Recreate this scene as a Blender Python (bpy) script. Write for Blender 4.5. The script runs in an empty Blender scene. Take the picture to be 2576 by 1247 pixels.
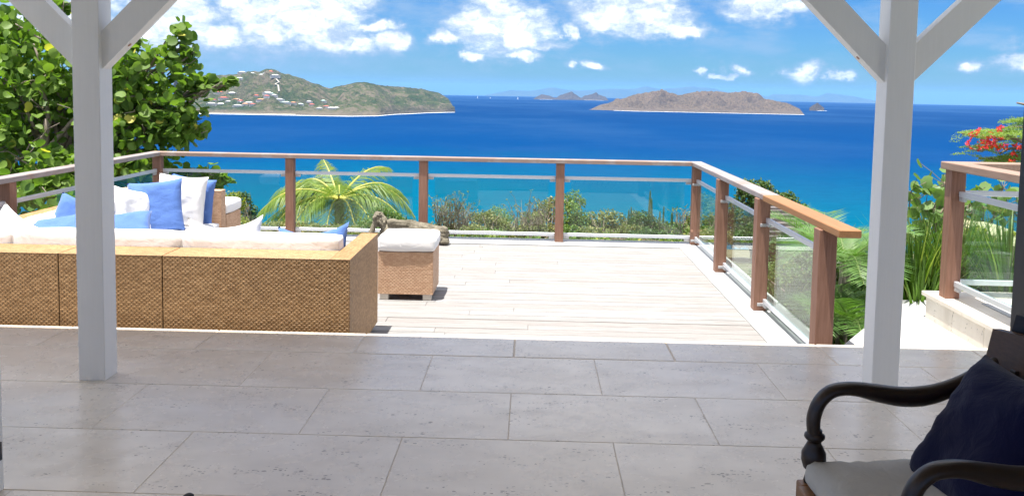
import bpy, bmesh, math, random
from math import sin, cos, pi, radians, sqrt, exp, atan2
from mathutils import Vector, Matrix, noise, Euler
import numpy as np
random.seed(7)
RND = random.Random(11)
sc = bpy.context.scene
C = sc.collection

# ------------------------------------------------------------------ camera
EYE = Vector((0, 0, 1.6))
def cam_axes(yaw, pitch, roll):
    f = Vector((sin(yaw)*cos(pitch), cos(yaw)*cos(pitch), -sin(pitch)))
    r = Vector((cos(yaw), -sin(yaw), 0)); u = r.cross(f)
    return r*cos(roll)+u*sin(roll), u*cos(roll)-r*sin(roll), f
cr, cu, cf = cam_axes(-0.02183, 0.07844, 0.01768)
cd = bpy.data.cameras.new("camera"); cam = bpy.data.objects.new("camera", cd); C.objects.link(cam)
cam.matrix_world = Matrix(((cr.x, cu.x, -cf.x, EYE.x), (cr.y, cu.y, -cf.y, EYE.y), (cr.z, cu.z, -cf.z, EYE.z), (0, 0, 0, 1)))
cd.sensor_fit = 'HORIZONTAL'; cd.sensor_width = 36; cd.lens = 2185/2576*36; cd.shift_y = -228.4/2576
cd.clip_start = 0.05; cd.clip_end = 200000
sc.camera = cam

# ------------------------------------------------------------------ light
SUN_EL, SUN_DIR = radians(80), Vector((-0.75, -0.66, 0)).normalized()
to_sun = Vector((SUN_DIR.x*cos(SUN_EL), SUN_DIR.y*cos(SUN_EL), sin(SUN_EL)))
sd = bpy.data.lights.new("sun", 'SUN'); sd.energy = 2.5; sd.angle = radians(0.53); sd.color = (1.0, 0.955, 0.88)
sun = bpy.data.objects.new("sun", sd); C.objects.link(sun)
sun.rotation_euler = to_sun.to_track_quat('Z', 'Y').to_euler(); sun.location = (0, 0, 30)
sc.view_settings.view_transform = 'Standard'; sc.view_settings.look = 'None'
sc.view_settings.exposure = 2.05; sc.view_settings.gamma = 1.0; sc.view_settings.use_curve_mapping = False
sc.cycles.max_bounces = 10; sc.cycles.diffuse_bounces = 5; sc.cycles.transparent_max_bounces = 24
sc.cycles.volume_bounces = 1
sc.cycles.sample_clamp_indirect = 8

# ------------------------------------------------------------------ node helpers
class NT:
    def __init__(s, nt): s.nt = nt; s.n = nt.nodes; s.l = nt.links
    def add(s, t, **k):
        x = s.n.new(t)
        for a, b in k.items():
            if a.startswith('in_'): pass
            else: setattr(x, a, b)
        return x
    def put(s, sock, v):
        if hasattr(v, 'is_output') or isinstance(v, bpy.types.NodeSocket): s.l.new(v, sock)
        elif isinstance(v, (tuple, list)) and len(v) == 3 and sock.type == 'RGBA': sock.default_value = (*v, 1)
        else: sock.default_value = v
    def math(s, op, a, b=None, c=None, clamp=False):
        x = s.add('ShaderNodeMath', operation=op, use_clamp=clamp); s.put(x.inputs[0], a)
        if b is not None: s.put(x.inputs[1], b)
        if c is not None: s.put(x.inputs[2], c)
        return x.outputs[0]
    def vmath(s, op, a, b=None):
        x = s.add('ShaderNodeVectorMath', operation=op); s.put(x.inputs[0], a)
        if b is not None: s.put(x.inputs[1], b)
        return x.outputs['Value'] if op in ('LENGTH', 'DOT_PRODUCT') else x.outputs[0]
    def mapr(s, v, a, b, c=0.0, d=1.0, smooth=False):
        x = s.add('ShaderNodeMapRange'); x.clamp = True
        if smooth: x.interpolation_type = 'SMOOTHSTEP'
        for i, q in enumerate((v, a, b, c, d)): s.put(x.inputs[i], q)
        return x.outputs[0]
    def mix(s, f, a, b, blend='MIX'):
        x = s.add('ShaderNodeMix', data_type='RGBA', blend_type=blend)
        s.put(x.inputs[0], f); s.put(x.inputs[6], a); s.put(x.inputs[7], b); return x.outputs[2]
    def noise(s, vec, scale, detail=3, rough=0.55, dist=0.0, out=0):
        x = s.add('ShaderNodeTexNoise'); s.put(x.inputs['Vector'], vec)
        x.inputs['Scale'].default_value = scale; x.inputs['Detail'].default_value = detail
        x.inputs['Roughness'].default_value = rough; x.inputs['Distortion'].default_value = dist
        return x.outputs[out]
    def xyz(s, v):
        x = s.add('ShaderNodeSeparateXYZ'); s.put(x.inputs[0], v); return x.outputs
    def comb(s, a, b, c):
        x = s.add('ShaderNodeCombineXYZ'); s.put(x.inputs[0], a); s.put(x.inputs[1], b); s.put(x.inputs[2], c); return x.outputs[0]

def mat(name):
    m = bpy.data.materials.new(name); m.use_nodes = True
    t = NT(m.node_tree); bs = t.n['Principled BSDF']
    return m, t, bs
def objco(t): return t.add('ShaderNodeTexCoord').outputs['Object']
def worldco(t): return t.add('ShaderNodeNewGeometry').outputs['Position']
def bump(t, bs, h, strength=0.3, dist=0.01):
    b = t.add('ShaderNodeBump'); b.inputs['Strength'].default_value = strength; b.inputs['Distance'].default_value = dist
    t.put(b.inputs['Height'], h); t.l.new(b.outputs[0], bs.inputs['Normal']); return b

# ------------------------------------------------------------------ world
def build_world():
    w = bpy.data.worlds.new("World"); sc.world = w; w.use_nodes = True
    t = NT(w.node_tree); bg = t.n['Background']
    sky = t.add('ShaderNodeTexSky'); sky.sky_type = 'NISHITA'; sky.sun_disc = False
    sky.sun_elevation = SUN_EL; sky.sun_rotation = atan2(to_sun.x, to_sun.y)
    sky.altitude = 100; sky.air_density = 1.0; sky.dust_density = 0.2; sky.ozone_density = 3.0
    gen = t.add('ShaderNodeTexCoord').outputs['Generated']
    d = t.vmath('NORMALIZE', gen); X, Y, Z = t.xyz(d)
    az = t.math('ARCTAN2', X, Y)
    # wobble of the cloud outlines
    p0 = t.comb(az, Z, 0.0)
    wn = t.noise(p0, 26, 5, 0.6, out=1)
    wv = t.vmath('SUBTRACT', wn, (0.5, 0.5, 0.5))
    wv = t.vmath('MULTIPLY', wv, (0.075, 0.034, 0.0))
    p = t.vmath('ADD', p0, wv)
    # cumulus heaps: (azimuth, elevation, half width, half height) in radians
    heaps = [(-.265,.078,.075,.036),(-.40,.072,.05,.04),(-.035,.068,.06,.032),(.105,.088,.065,.026),(.26,.10,.045,.02),(-.425,.060,.036,.024),(-.385,.094,.03,.02),(-.345,.050,.045,.016),(-.30,.083,.05,.022),(-.285,.058,.035,.022),
      (-.243,.068,.042,.028),(-.215,.048,.05,.012),(-.172,.067,.018,.008),(-.16,.052,.022,.012),(-.33,.112,.05,.012),
      (-.205,.10,.03,.012),
      (-.05,.075,.045,.024),(-.012,.068,.03,.024),(-.093,.056,.02,.009),(-.045,.100,.03,.014),(-.02,.05,.05,.008),(.038,.066,.011,.012),
      (.082,.088,.032,.022),(.13,.083,.042,.024),(.165,.070,.036,.009),(.10,.108,.03,.012),
      (.255,.106,.036,.020),(.29,.10,.02,.013),(.062,.028,.015,.0055),(-.01,.036,.022,.005),(-.068,.036,.018,.006),(.012,.046,.014,.004),
      (.232,.026,.013,.007),(.195,.023,.008,.004),(.302,.024,.020,.011),(.337,.020,.010,.006),(.385,.022,.013,.009),
      (.462,.030,.016,.007),(.515,.032,.026,.011),(.215,.016,.012,.003),(-.47,.09,.03,.02),(-.52,.06,.05,.02),(.56,.05,.05,.012),(.62,.09,.06,.03),(-.62,.08,.06,.03)]
    acc = None
    for (a, e, w_, h_) in heaps:
        q = t.vmath('SUBTRACT', p, (a, e, 0.0)); q = t.vmath('MULTIPLY', q, (0.86/w_, 0.86/h_, 0.0))
        g = t.vmath('LENGTH', q); g = t.mapr(g, 1.75, 0.15, 0.0, 1.0, True)
        acc = g if acc is None else t.math('MAXIMUM', acc, g)
    # hazy veil of thin broken cloud to the left, above the headland
    fine = t.noise(t.vmath('MULTIPLY', p0, (1.0, 2.1, 1.0)), 42, 7, 0.62)
    dens = t.math('ADD', acc, t.math('MULTIPLY', t.math('SUBTRACT', fine, 0.5), 1.05))
    heap = t.mapr(dens, 0.14, 0.95, 0.0, 1.0, True)
    body = t.mapr(dens, 0.42, 1.15, 0.0, 1.0, True)
    veiln = t.noise(t.vmath('MULTIPLY', p0, (1.0, 3.2, 1.0)), 9, 6, 0.6)
    veil = t.mapr(veiln, 0.42, 0.70, 0.0, 0.7, True)
    veil = t.math('MULTIPLY', veil, t.mapr(Z, 0.01, 0.06, 0.25, 1.0))
    bq = t.vmath('MULTIPLY', t.vmath('SUBTRACT', p, (-.30, .048, 0.0)), (1/.24, 1/.05, 0.0))
    veil = t.math('MAXIMUM', veil, t.math('MULTIPLY', t.mapr(t.vmath('LENGTH', bq), 1.0, 0.3, 0.0, 0.85, True), t.mapr(fine, 0.3, 0.62, 0.45, 1.0)))
    # the rest of the sky: unseen trade-wind cumulus, thickened and brightened to add ambient light
    zc = t.math('MAXIMUM', Z, 0.06)
    pl = t.comb(t.math('DIVIDE', X, zc), t.math('DIVIDE', Y, zc), 0.0)
    fn = t.noise(pl, 0.55, 7, 0.55)
    field = t.mapr(fn, 0.41, 0.58, 0.0, 0.95, True)
    field = t.math('MULTIPLY', field, t.mapr(Z, 0.16, 0.36, 0.0, 1.0, True))
    # colour of cloud: bright sunlit crowns, blue grey thin parts and bases
    shade = t.noise(t.vmath('ADD', t.vmath('MULTIPLY', p, (1.0, 1.8, 1.0)), (0.3, 0.012, 0.0)), 30, 5, 0.6)
    lit = t.math('MULTIPLY', body, t.mapr(shade, 0.36, 0.60, 0.10, 1.0))
    cc = t.mix(lit, (2.2, 2.9, 3.9), (7.2, 7.4, 7.5))
    # clear sky
    hs = t.add('ShaderNodeHueSaturation'); hs.inputs['Saturation'].default_value = 1.25; t.put(hs.inputs['Color'], sky.outputs[0])
    base = t.mix(1.0, hs.outputs[0], SKY_TINT, 'MULTIPLY')
    c1 = t.mix(veil, base, (1.7, 2.6, 3.8))
    c2 = t.mix(field, c1, (9.4, 9.2, 9.0))
    c3 = t.mix(heap, c2, cc)
    # below the horizon the world stays sea blue (never seen directly)
    c4 = t.mix(t.mapr(Z, -0.02, -0.005, 1.0, 0.0), c3, (0.5, 1.0, 1.6))
    t.put(bg.inputs[0], c4); bg.inputs[1].default_value = 0.055
SKY_TINT = (0.165, 0.34, 0.58)
build_world()

# ------------------------------------------------------------------ mesh helpers
class MB:
    def __init__(s): s.v = []; s.f = []; s.m = []
    def add(s, vs, fs, mi=0):
        o = len(s.v); s.v += [tuple(x) for x in vs]; s.f += [tuple(i+o for i in f) for f in fs]; s.m += [mi]*len(fs)
    def box(s, x0, x1, y0, y1, z0, z1, mi=0, M=None, bev=0.0):
        if bev > 0:
            s.bevbox((x1-x0, y1-y0, z1-z0), ((x0+x1)/2, (y0+y1)/2, (z0+z1)/2), bev, mi, M); return
        v = [Vector((x, y, z)) for x in (x0, x1) for y in (y0, y1) for z in (z0, z1)]
        if M: v = [M @ a for a in v]
        s.add(v, [(0,1,3,2),(4,6,7,5),(0,4,5,1),(2,3,7,6),(0,2,6,4),(1,5,7,3)], mi)
    def bevbox(s, size, c, b, mi=0, M=None):
        bm = bmesh.new(); bmesh.ops.create_cube(bm, size=1)
        for v in bm.verts: v.co = Vector((v.co.x*size[0]+c[0], v.co.y*size[1]+c[1], v.co.z*size[2]+c[2]))
        bmesh.ops.bevel(bm, geom=bm.edges[:], offset=b, segments=1, affect='EDGES')
        vs = [(M @ v.co if M else v.co.copy()) for v in bm.verts]; bm.verts.index_update()
        s.add(vs, [[v.index for v in f.verts] for f in bm.faces], mi); bm.free()
    def tube(s, pts, rad, n=6, mi=0, cap=True, sq=None):
        pts = [Vector(p) for p in pts]; N = len(pts)
        if not hasattr(rad, '__len__'): rad = [rad]*N
        rings = []; up = Vector((0, 0, 1)); prev = None
        for i, p in enumerate(pts):
            t = (pts[min(i+1, N-1)]-pts[max(i-1, 0)]).normalized()
            if prev is None:
                a = t.cross(up) if abs(t.z) < 0.95 else t.cross(Vector((1, 0, 0)))
                a.normalize()
            else: a = (prev - t*prev.dot(t)).normalized()
            prev = a; b = t.cross(a)
            r = rad[i]; ra, rb = (r, r) if not hasattr(r, '__len__') else r
            rings.append([p+a*ra*cos(2*pi*k/n)+b*rb*sin(2*pi*k/n) for k in range(n)])
        vs = [v for r in rings for v in r]; fs = []
        for i in range(N-1):
            for k in range(n):
                k2 = (k+1) % n; fs.append((i*n+k, i*n+k2, (i+1)*n+k2, (i+1)*n+k))
        if cap: fs.append(tuple(range(n))[::-1]); fs.append(tuple((N-1)*n+k for k in range(n)))
        s.add(vs, fs, mi)
    def ell(s, c, r, seg=14, rings=9, M=None, mi=0):
        vs = []; fs = []
        for i in range(rings+1):
            a = pi*i/rings
            for k in range(seg):
                b = 2*pi*k/seg; v = Vector((r[0]*sin(a)*cos(b), r[1]*sin(a)*sin(b), r[2]*cos(a)))
                if M: v = M @ v
                vs.append(v+Vector(c))
        for i in range(rings):
            for k in range(seg): fs.append((i*seg+k, (i+1)*seg+k, (i+1)*seg+(k+1) % seg, i*seg+(k+1) % seg))
        s.add(vs, fs, mi)
    def mesh(s, name, mats, smooth=False):
        me = bpy.data.meshes.new(name); me.from_pydata(s.v, [], s.f)
        for m in (mats if isinstance(mats, (list, tuple)) else [mats]): me.materials.append(m)
        if len(set(s.m)) > 1: me.polygons.foreach_set('material_index', s.m)
        if smooth: me.polygons.foreach_set('use_smooth', [True]*len(me.polygons))
        me.update(); return me
    def build(s, name, mats, parent=None, smooth=False, loc=None, rot=None, **props):
        o = bpy.data.objects.new(name, s.mesh(name, mats, smooth)); C.objects.link(o)
        if loc is not None: o.location = loc
        if rot is not None: o.rotation_euler = rot
        if parent: o.parent = parent
        for k, v in props.items(): o[k] = v
        return o
def place(name, me, parent=None, loc=None, rot=None, scale=None, **props):
    o = bpy.data.objects.new(name, me); C.objects.link(o)
    if loc is not None: o.location = loc
    if rot is not None: o.rotation_euler = rot
    if scale is not None: o.scale = scale
    if parent: o.parent = parent
    for k, v in props.items(): o[k] = v
    return o
def thing(name, label, cat, loc=(0, 0, 0), rot=(0, 0, 0), group=None):
    o = bpy.data.objects.new(name, None); C.objects.link(o); o.empty_display_size = 0.1
    o.location = loc; o.rotation_euler = rot; o['label'] = label; o['category'] = cat
    if group: o['group'] = group
    return o
def tag(o, label, cat, group=None):
    o['label'] = label; o['category'] = cat
    if group: o['group'] = group
    return o
def struct(o): o['kind'] = 'structure'; return o
def weld(o, d=1e-4):
    bm = bmesh.new(); bm.from_mesh(o.data); bmesh.ops.remove_doubles(bm, verts=bm.verts, dist=d)
    bmesh.ops.recalc_face_normals(bm, faces=bm.faces); bm.to_mesh(o.data); bm.free()

# ------------------------------------------------------------------ materials
def m_plain(name, col, rough=0.6, spec=0.4, nscale=0, namp=0.0, metal=0.0, bmp=0.0, bscale=60):
    m, t, bs = mat(name); bs.inputs['Roughness'].default_value = rough; bs.inputs['Metallic'].default_value = metal
    bs.inputs['Specular IOR Level'].default_value = spec
    if namp:
        n = t.noise(objco(t), nscale, 4); lo = tuple(c*(1-namp) for c in col); hi = tuple(min(1, c*(1+namp)) for c in col)
        t.put(bs.inputs['Base Color'], t.mix(n, lo, hi))
    else: bs.inputs['Base Color'].default_value = (*col, 1)
    if bmp: bump(t, bs, t.noise(objco(t), bscale, 3), bmp, 0.004)
    return m
def m_wood(name, c1, c2, axis='x', rough=0.6, grain=1.0, c3=None, spec=0.3):
    m, t, bs = mat(name); co = worldco(t)
    st = {'x': (1.2, 22, 22), 'y': (22, 1.2, 22), 'z': (22, 22, 1.2)}[axis]
    v = t.vmath('MULTIPLY', co, st); n = t.noise(v, 3.2*grain, 6, 0.65, 0.6); big = t.noise(co, 1.7, 3)
    f = t.math('ADD', t.math('MULTIPLY', n, 0.75), t.math('MULTIPLY', big, 0.35)); f = t.mapr(f, 0.35, 0.75)
    col = t.mix(f, c1, c2)
    if c3: col = t.mix(t.mapr(t.noise(co, 5, 4), 0.5, 0.68), col, c3)
    t.put(bs.inputs['Base Color'], col); bs.inputs['Roughness'].default_value = rough; bs.inputs['Specular IOR Level'].default_value = spec
    bump(t, bs, n, 0.25, 0.003); return m
M = {}
M['paint'] = m_wood('white_paint', (0.86, 0.84, 0.80), (0.90, 0.88, 0.845), 'z', rough=0.55)
M['post_wood'] = m_wood('post_teak', (0.17, 0.082, 0.052), (0.31, 0.17, 0.12), 'z')
M['rail_far'] = m_wood('rail_teak_x', (0.224, 0.151, 0.122), (0.331, 0.244, 0.205), 'x', c3=(0.331, 0.293, 0.278))
M['rail_grey'] = m_wood('rail_teak_grey', (0.211, 0.184, 0.184), (0.338, 0.311, 0.311), 'y', c3=(0.263, 0.200, 0.174))
M['rail_new'] = m_wood('rail_teak_oiled', (0.265, 0.121, 0.045), (0.359, 0.183, 0.078), 'y', rough=0.5)
M['rail_pink'] = m_wood('rail_teak_pale', (0.250, 0.160, 0.117), (0.359, 0.257, 0.203), 'y')
M['alu'] = m_plain('brushed_steel', (0.62, 0.64, 0.68), 0.38, 0.5, 30, 0.06, metal=0.45)
M['clamp'] = m_plain('steel_clamp', (0.45, 0.45, 0.46), 0.4, 0.5, metal=0.3)
M['plug'] = m_plain('wood_plug', (0.45, 0.24, 0.16), 0.7)
M['white_stucco'] = m_plain('white_stucco', (0.46, 0.46, 0.46), 0.8, 0.2, 2, 0.03, bmp=0.1, bscale=80)
def m_glass():
    m, t, bs = mat('railing_glass'); t.n.remove(bs); out = t.n['Material Output']
    tr = t.add('ShaderNodeBsdfTransparent'); tr.inputs[0].default_value = (0.90, 0.965, 0.94, 1)
    gl = t.add('ShaderNodeBsdfGlossy'); gl.inputs['Roughness'].default_value = 0.01; gl.inputs[0].default_value = (1, 1, 1, 1)
    g = t.add('ShaderNodeNewGeometry'); cs = t.math('ABSOLUTE', t.vmath('DOT_PRODUCT', g.outputs['Normal'], g.outputs['Incoming']))
    fr = t.math('ADD', 0.026, t.math('MULTIPLY', 0.9, t.math('POWER', t.math('SUBTRACT', 1.0, cs), 5.0)))
    mx = t.add('ShaderNodeMixShader'); t.put(mx.inputs[0], fr); t.l.new(tr.outputs[0], mx.inputs[1]); t.l.new(gl.outputs[0], mx.inputs[2])
    t.l.new(mx.outputs[0], out.inputs[0]); return m
M['glass'] = m_glass()
def m_plank():
    m, t, bs = mat('bleached_deck_wood'); co = worldco(t)
    v = t.vmath('MULTIPLY', co, (1.0, 16, 16)); n = t.noise(v, 3.5, 6, 0.65, 0.5)
    oi = t.add('ShaderNodeObjectInfo').outputs['Random']
    c = t.mix(t.mapr(n, 0.35, 0.7), (0.22, 0.214, 0.21), (0.335, 0.33, 0.325))
    c = t.mix(t.mapr(oi, 0.0, 1.0, 0.0, 0.4), c, (0.22, 0.185, 0.165))
    st = t.mapr(t.noise(t.vmath('MULTIPLY', co, (1, 2.5, 1)), 2.3, 5, 0.65), 0.52, 0.7)
    c = t.mix(t.math('MULTIPLY', st, 0.4), c, (0.34, 0.335, 0.33))
    t.put(bs.inputs['Base Color'], c); bs.inputs['Roughness'].default_value = 0.7; bs.inputs['Specular IOR Level'].default_value = 0.3
    bump(t, bs, n, 0.35, 0.003); return m
M['plank'] = m_plank()
def m_travertine(name='travertine_tile', k=1.0, rough=0.24):
    m, t, bs = mat(name); co = worldco(t)
    oi = t.add('ShaderNodeObjectInfo').outputs['Random']
    sh = t.vmath('ADD', co, t.comb(t.math('MULTIPLY', oi, 30.0), t.math('MULTIPLY', oi, 13.0), 0.0))
    cl = t.noise(t.vmath('MULTIPLY', sh, (1.0, 2.2, 1.0)), 1.9, 6, 0.6, 0.3)
    c = t.mix(t.mapr(cl, 0.3, 0.72), (0.62*k, 0.55*k, 0.46*k), (0.80*k, 0.73*k, 0.635*k))
    c = t.mix(t.mapr(oi, 0, 1, 0, 0.25), c, (0.70*k, 0.61*k, 0.48*k))
    # pits: short holes drawn out along the bedding, gathered in drifts
    vo = t.add('ShaderNodeTexVoronoi'); vo.feature = 'F1'; vo.inputs['Scale'].default_value = 46; vo.inputs['Randomness'].default_value = 1.0
    wob = t.vmath('MULTIPLY', t.vmath('SUBTRACT', t.noise(sh, 40, 2, out=1), (0.5, 0.5, 0.5)), (0.03, 0.03, 0.0))
    t.put(vo.inputs['Vector'], t.vmath('ADD', t.vmath('MULTIPLY', sh, (1.0, 2.1, 1.0)), wob))
    vr = t.xyz(vo.outputs['Color'])[0]
    drift = t.noise(t.vmath('MULTIPLY', sh, (1.0, 2.4, 1.0)), 3.4, 4, 0.6)
    size = t.math('MULTIPLY', t.mapr(drift, 0.44, 0.66, 0.0, 0.52), t.math('POWER', vr, 2.0))
    pit = t.mapr(t.math('SUBTRACT', vo.outputs['Distance'], size), 0.0, 0.05, 1.0, 0.0)
    pit = t.math('MULTIPLY', pit, t.mapr(size, 0.015, 0.05))
    c = t.mix(t.math('MULTIPLY', pit, 0.8), c, (0.14, 0.115, 0.09))
    t.put(bs.inputs['Base Color'], c)
    rn = t.noise(sh, 6, 4); t.put(bs.inputs['Roughness'], t.mapr(rn, 0.3, 0.7, rough-0.05, rough+0.09)); bs.inputs['Specular IOR Level'].default_value = 0.5
    bump(t, bs, t.math('ADD', t.math('MULTIPLY', pit, -1.0), t.math('MULTIPLY', t.noise(sh, 25, 4), 0.12)), 0.35, 0.004)
    return m
M['tile'] = m_travertine(); M['stone_block'] = m_travertine('travertine_ledge', 0.98, 0.6)
M['grout'] = m_plain('grout', (0.60, 0.51, 0.40), 0.9)
def m_rattan(name, a, b):
    m, t, bs = mat(name); co = worldco(t)
    isl = t.add('ShaderNodeNewGeometry').outputs['Random Per Island']
    c = t.mix(t.math('MULTIPLY', isl, 1.0), a, b); n = t.noise(co, 2.0, 3)
    c = t.mix(t.mapr(n, 0.4, 0.7, 0, 0.35), c, tuple(x*0.8 for x in a))
    t.put(bs.inputs['Base Color'], c); bs.inputs['Roughness'].default_value = 0.5; bs.inputs['Specular IOR Level'].default_value = 0.35
    bump(t, bs, t.noise(co, 160, 2), 0.15, 0.002); return m
M['rattan'] = m_rattan('rattan_strand', (0.320, 0.176, 0.071), (0.472, 0.279, 0.126))
M['rattan_pale'] = m_rattan('rattan_strand_pale', (0.488, 0.293, 0.175), (0.624, 0.410, 0.264))
M['rattan_core'] = m_plain('rattan_core', (0.264, 0.165, 0.077), 0.8)
M['rattan_core_pale'] = m_plain('rattan_core_pale', (0.390, 0.234, 0.136), 0.8)
def m_cloth(name, col, amp=0.04, wr=0.25):
    m, t, bs = mat(name); co = objco(t); n = t.noise(co, 6, 4)
    t.put(bs.inputs['Base Color'], t.mix(n, tuple(c*(1-amp) for c in col), tuple(min(1, c*(1+amp)) for c in col)))
    bs.inputs['Roughness'].default_value = 0.9; bs.inputs['Specular IOR Level'].default_value = 0.15
    try: bs.inputs['Sheen Weight'].default_value = 0.15
    except Exception: pass
    h = t.math('ADD', t.noise(co, 9, 4, 0.6, 0.8), t.math('MULTIPLY', t.noise(co, 300, 1), 0.05))
    bump(t, bs, h, wr, 0.03); return m
M['cush'] = m_cloth('white_canvas', (0.80, 0.785, 0.77)); M['pil_white'] = m_cloth('offwhite_linen', (0.76, 0.75, 0.74), wr=0.22)
M['pil_blue'] = m_cloth('blue_linen', (0.092, 0.180, 0.459), 0.08, 0.4); M['navy'] = m_cloth('navy_velvet', (0.002, 0.003, 0.032), 0.05, 0.3)
M['seatcloth'] = m_cloth('grey_seat_cloth', (0.50, 0.48, 0.43), 0.05, 0.35)
M['darkwood'] = m_wood('dark_turned_wood', (0.012, 0.006, 0.004), (0.028, 0.013, 0.008), 'x', rough=0.35, spec=0.5)
M['crestwood'] = m_wood('crest_rail_wood', (0.06, 0.03, 0.015), (0.12, 0.06, 0.03), 'y', rough=0.4, spec=0.5)
M['brownwood'] = m_wood('brown_seat_wood', (0.20, 0.085, 0.025), (0.30, 0.14, 0.045), 'x', rough=0.4, spec=0.5)
M['black_metal'] = m_plain('black_door_metal', (0.012, 0.012, 0.016), 0.45, 0.5)
M['darkwall'] = m_plain('cream_room_wall', (0.42, 0.36, 0.29), 0.8)
M['foot'] = m_plain('ottoman_foot_metal', (0.62, 0.57, 0.50), 0.4, 0.5); M['black'] = m_plain('black_rubber', (0.02, 0.02, 0.02), 0.7)
def m_statue():
    m, t, bs = mat('weathered_carved_stone'); co = worldco(t)
    n = t.noise(co, 9, 6, 0.65); n2 = t.noise(co, 45, 5, 0.7)
    c = t.mix(t.mapr(n, 0.35, 0.65), (0.085, 0.075, 0.055), (0.24, 0.215, 0.165)); c = t.mix(t.mapr(n2, 0.55, 0.75, 0, 0.6), c, (0.33, 0.30, 0.24))
    t.put(bs.inputs['Base Color'], c); bs.inputs['Roughness'].default_value = 0.95; bs.inputs['Specular IOR Level'].default_value = 0.15
    bump(t, bs, n2, 0.7, 0.008); return m
M['statue'] = m_statue()
def m_leaf(name, a, b, c3=None, p3=0.0, trans=0.3, rough=0.45, spec=0.4, nz=1.3):
    m, t, bs = mat(name); out = t.n['Material Output']
    g = t.add('ShaderNodeNewGeometry'); isl = g.outputs['Random Per Island']; oi = t.add('ShaderNodeObjectInfo').outputs['Random']
    r = t.math('FRACT', t.math('ADD', isl, t.math('MULTIPLY', oi, 7.3)))
    n = t.noise(g.outputs['Position'], nz, 3)
    f = t.math('ADD', t.math('MULTIPLY', r, 0.6), t.math('MULTIPLY', t.mapr(n, 0.3, 0.7), 0.4))
    col = t.mix(f, a, b)
    if c3: col = t.mix(t.mapr(r, 1-p3-0.02, 1-p3, 0, 1), col, c3)
    t.put(bs.inputs['Base Color'], col); bs.inputs['Roughness'].default_value = rough; bs.inputs['Specular IOR Level'].default_value = spec
    tl = t.add('ShaderNodeBsdfTranslucent'); t.put(tl.inputs[0], t.mix(1.0, col, (1.5, 1.7, 0.6), 'MULTIPLY'))
    mx = t.add('ShaderNodeMixShader'); mx.inputs[0].default_value = trans
    t.l.new(bs.outputs[0], mx.inputs[1]); t.l.new(tl.outputs[0], mx.inputs[2]); t.l.new(mx.outputs[0], out.inputs[0]); return m
M['grape_leaf'] = m_leaf('sea_grape_leaf', (0.058, 0.125, 0.023), (0.196, 0.299, 0.056), (0.550, 0.509, 0.104), 0.012, 0.36, 0.5, 0.25)
M['grape_young'] = m_leaf('pale_sea_grape_leaf', (0.093, 0.177, 0.050), (0.202, 0.303, 0.102), None, 0, 0.3)
M['bark'] = m_plain('grey_bark', (0.234, 0.195, 0.164), 0.9, 0.2, 14, 0.4, bmp=0.5, bscale=40)
M['palm_leaf'] = m_leaf('coconut_leaflet', (0.085, 0.145, 0.016), (0.24, 0.30, 0.045), None, 0, 0.35)
M['date_rib'] = m_plain('green_palm_rib', (0.147, 0.211, 0.063), 0.6)
M['palm_rib'] = m_plain('palm_rib', (0.527, 0.463, 0.105), 0.6)
M['date_leaf'] = m_leaf('dark_palm_leaflet', (0.053, 0.127, 0.031), (0.158, 0.285, 0.063), None, 0, 0.25)
M['strap_leaf'] = m_leaf('strap_leaf', (0.042, 0.091, 0.016), (0.114, 0.197, 0.034), (0.228, 0.273, 0.076), 0.08, 0.35)
M['shrub_dark'] = m_leaf('dark_shrub_leaf', (0.031, 0.069, 0.016), (0.105, 0.169, 0.036), None, 0, 0.2, 0.5)
M['shrub_mid'] = m_leaf('mid_shrub_leaf', (0.063, 0.127, 0.031), (0.189, 0.274, 0.063), (0.316, 0.316, 0.084), 0.06, 0.25, 0.5)
M['shrub_olive'] = m_leaf('olive_shrub_leaf', (0.095, 0.116, 0.036), (0.252, 0.263, 0.095), (0.358, 0.305, 0.136), 0.08, 0.25, 0.55)
M['shrub_yellow'] = m_leaf('yellow_green_leaf', (0.169, 0.189, 0.027), (0.358, 0.358, 0.053), None, 0, 0.3)
M['twig'] = m_plain('dry_twig', (0.218, 0.172, 0.133), 0.9, 0.2, 8, 0.3)
M['cactus'] = m_plain('cactus_green', (0.078, 0.125, 0.055), 0.7, 0.3, 12, 0.35, bmp=0.4, bscale=50)
M['flower_red'] = m_leaf('red_petal', (0.55, 0.02, 0.01), (0.80, 0.10, 0.02), (0.75, 0.05, 0.16), 0.3, 0.2)
M['flower_white'] = m_leaf('white_petal', (0.75, 0.75, 0.70), (0.85, 0.85, 0.82), None, 0, 0.2)
M['feather'] = m_leaf('flamboyant_leaflet', (0.127, 0.211, 0.042), (0.274, 0.379, 0.095), None, 0, 0.35)
M['greywood'] = m_wood('weathered_grey_boards', (0.101, 0.086, 0.084), (0.179, 0.156, 0.152), 'x')
M['rubble'] = m_plain('garden_rubble_stone', (0.234, 0.195, 0.148), 0.95, 0.2, 9, 0.4, bmp=0.6, bscale=30)
M['cream_stone'] = m_plain('cream_wall_stone', (0.468, 0.390, 0.265), 0.9, 0.2, 7, 0.22, bmp=0.6, bscale=24)
def m_soil():
    m, t, bs = mat('hillside_ground'); co = worldco(t)
    n = t.noise(co, 0.7, 6, 0.65); c = t.mix(t.mapr(n, 0.35, 0.65), (0.06, 0.085, 0.03), (0.17, 0.15, 0.085))
    t.put(bs.inputs['Base Color'], c); bs.inputs['Roughness'].default_value = 0.95; bump(t, bs, t.noise(co, 6, 5), 0.6, 0.1); return m
M['soil'] = m_soil()
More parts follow.
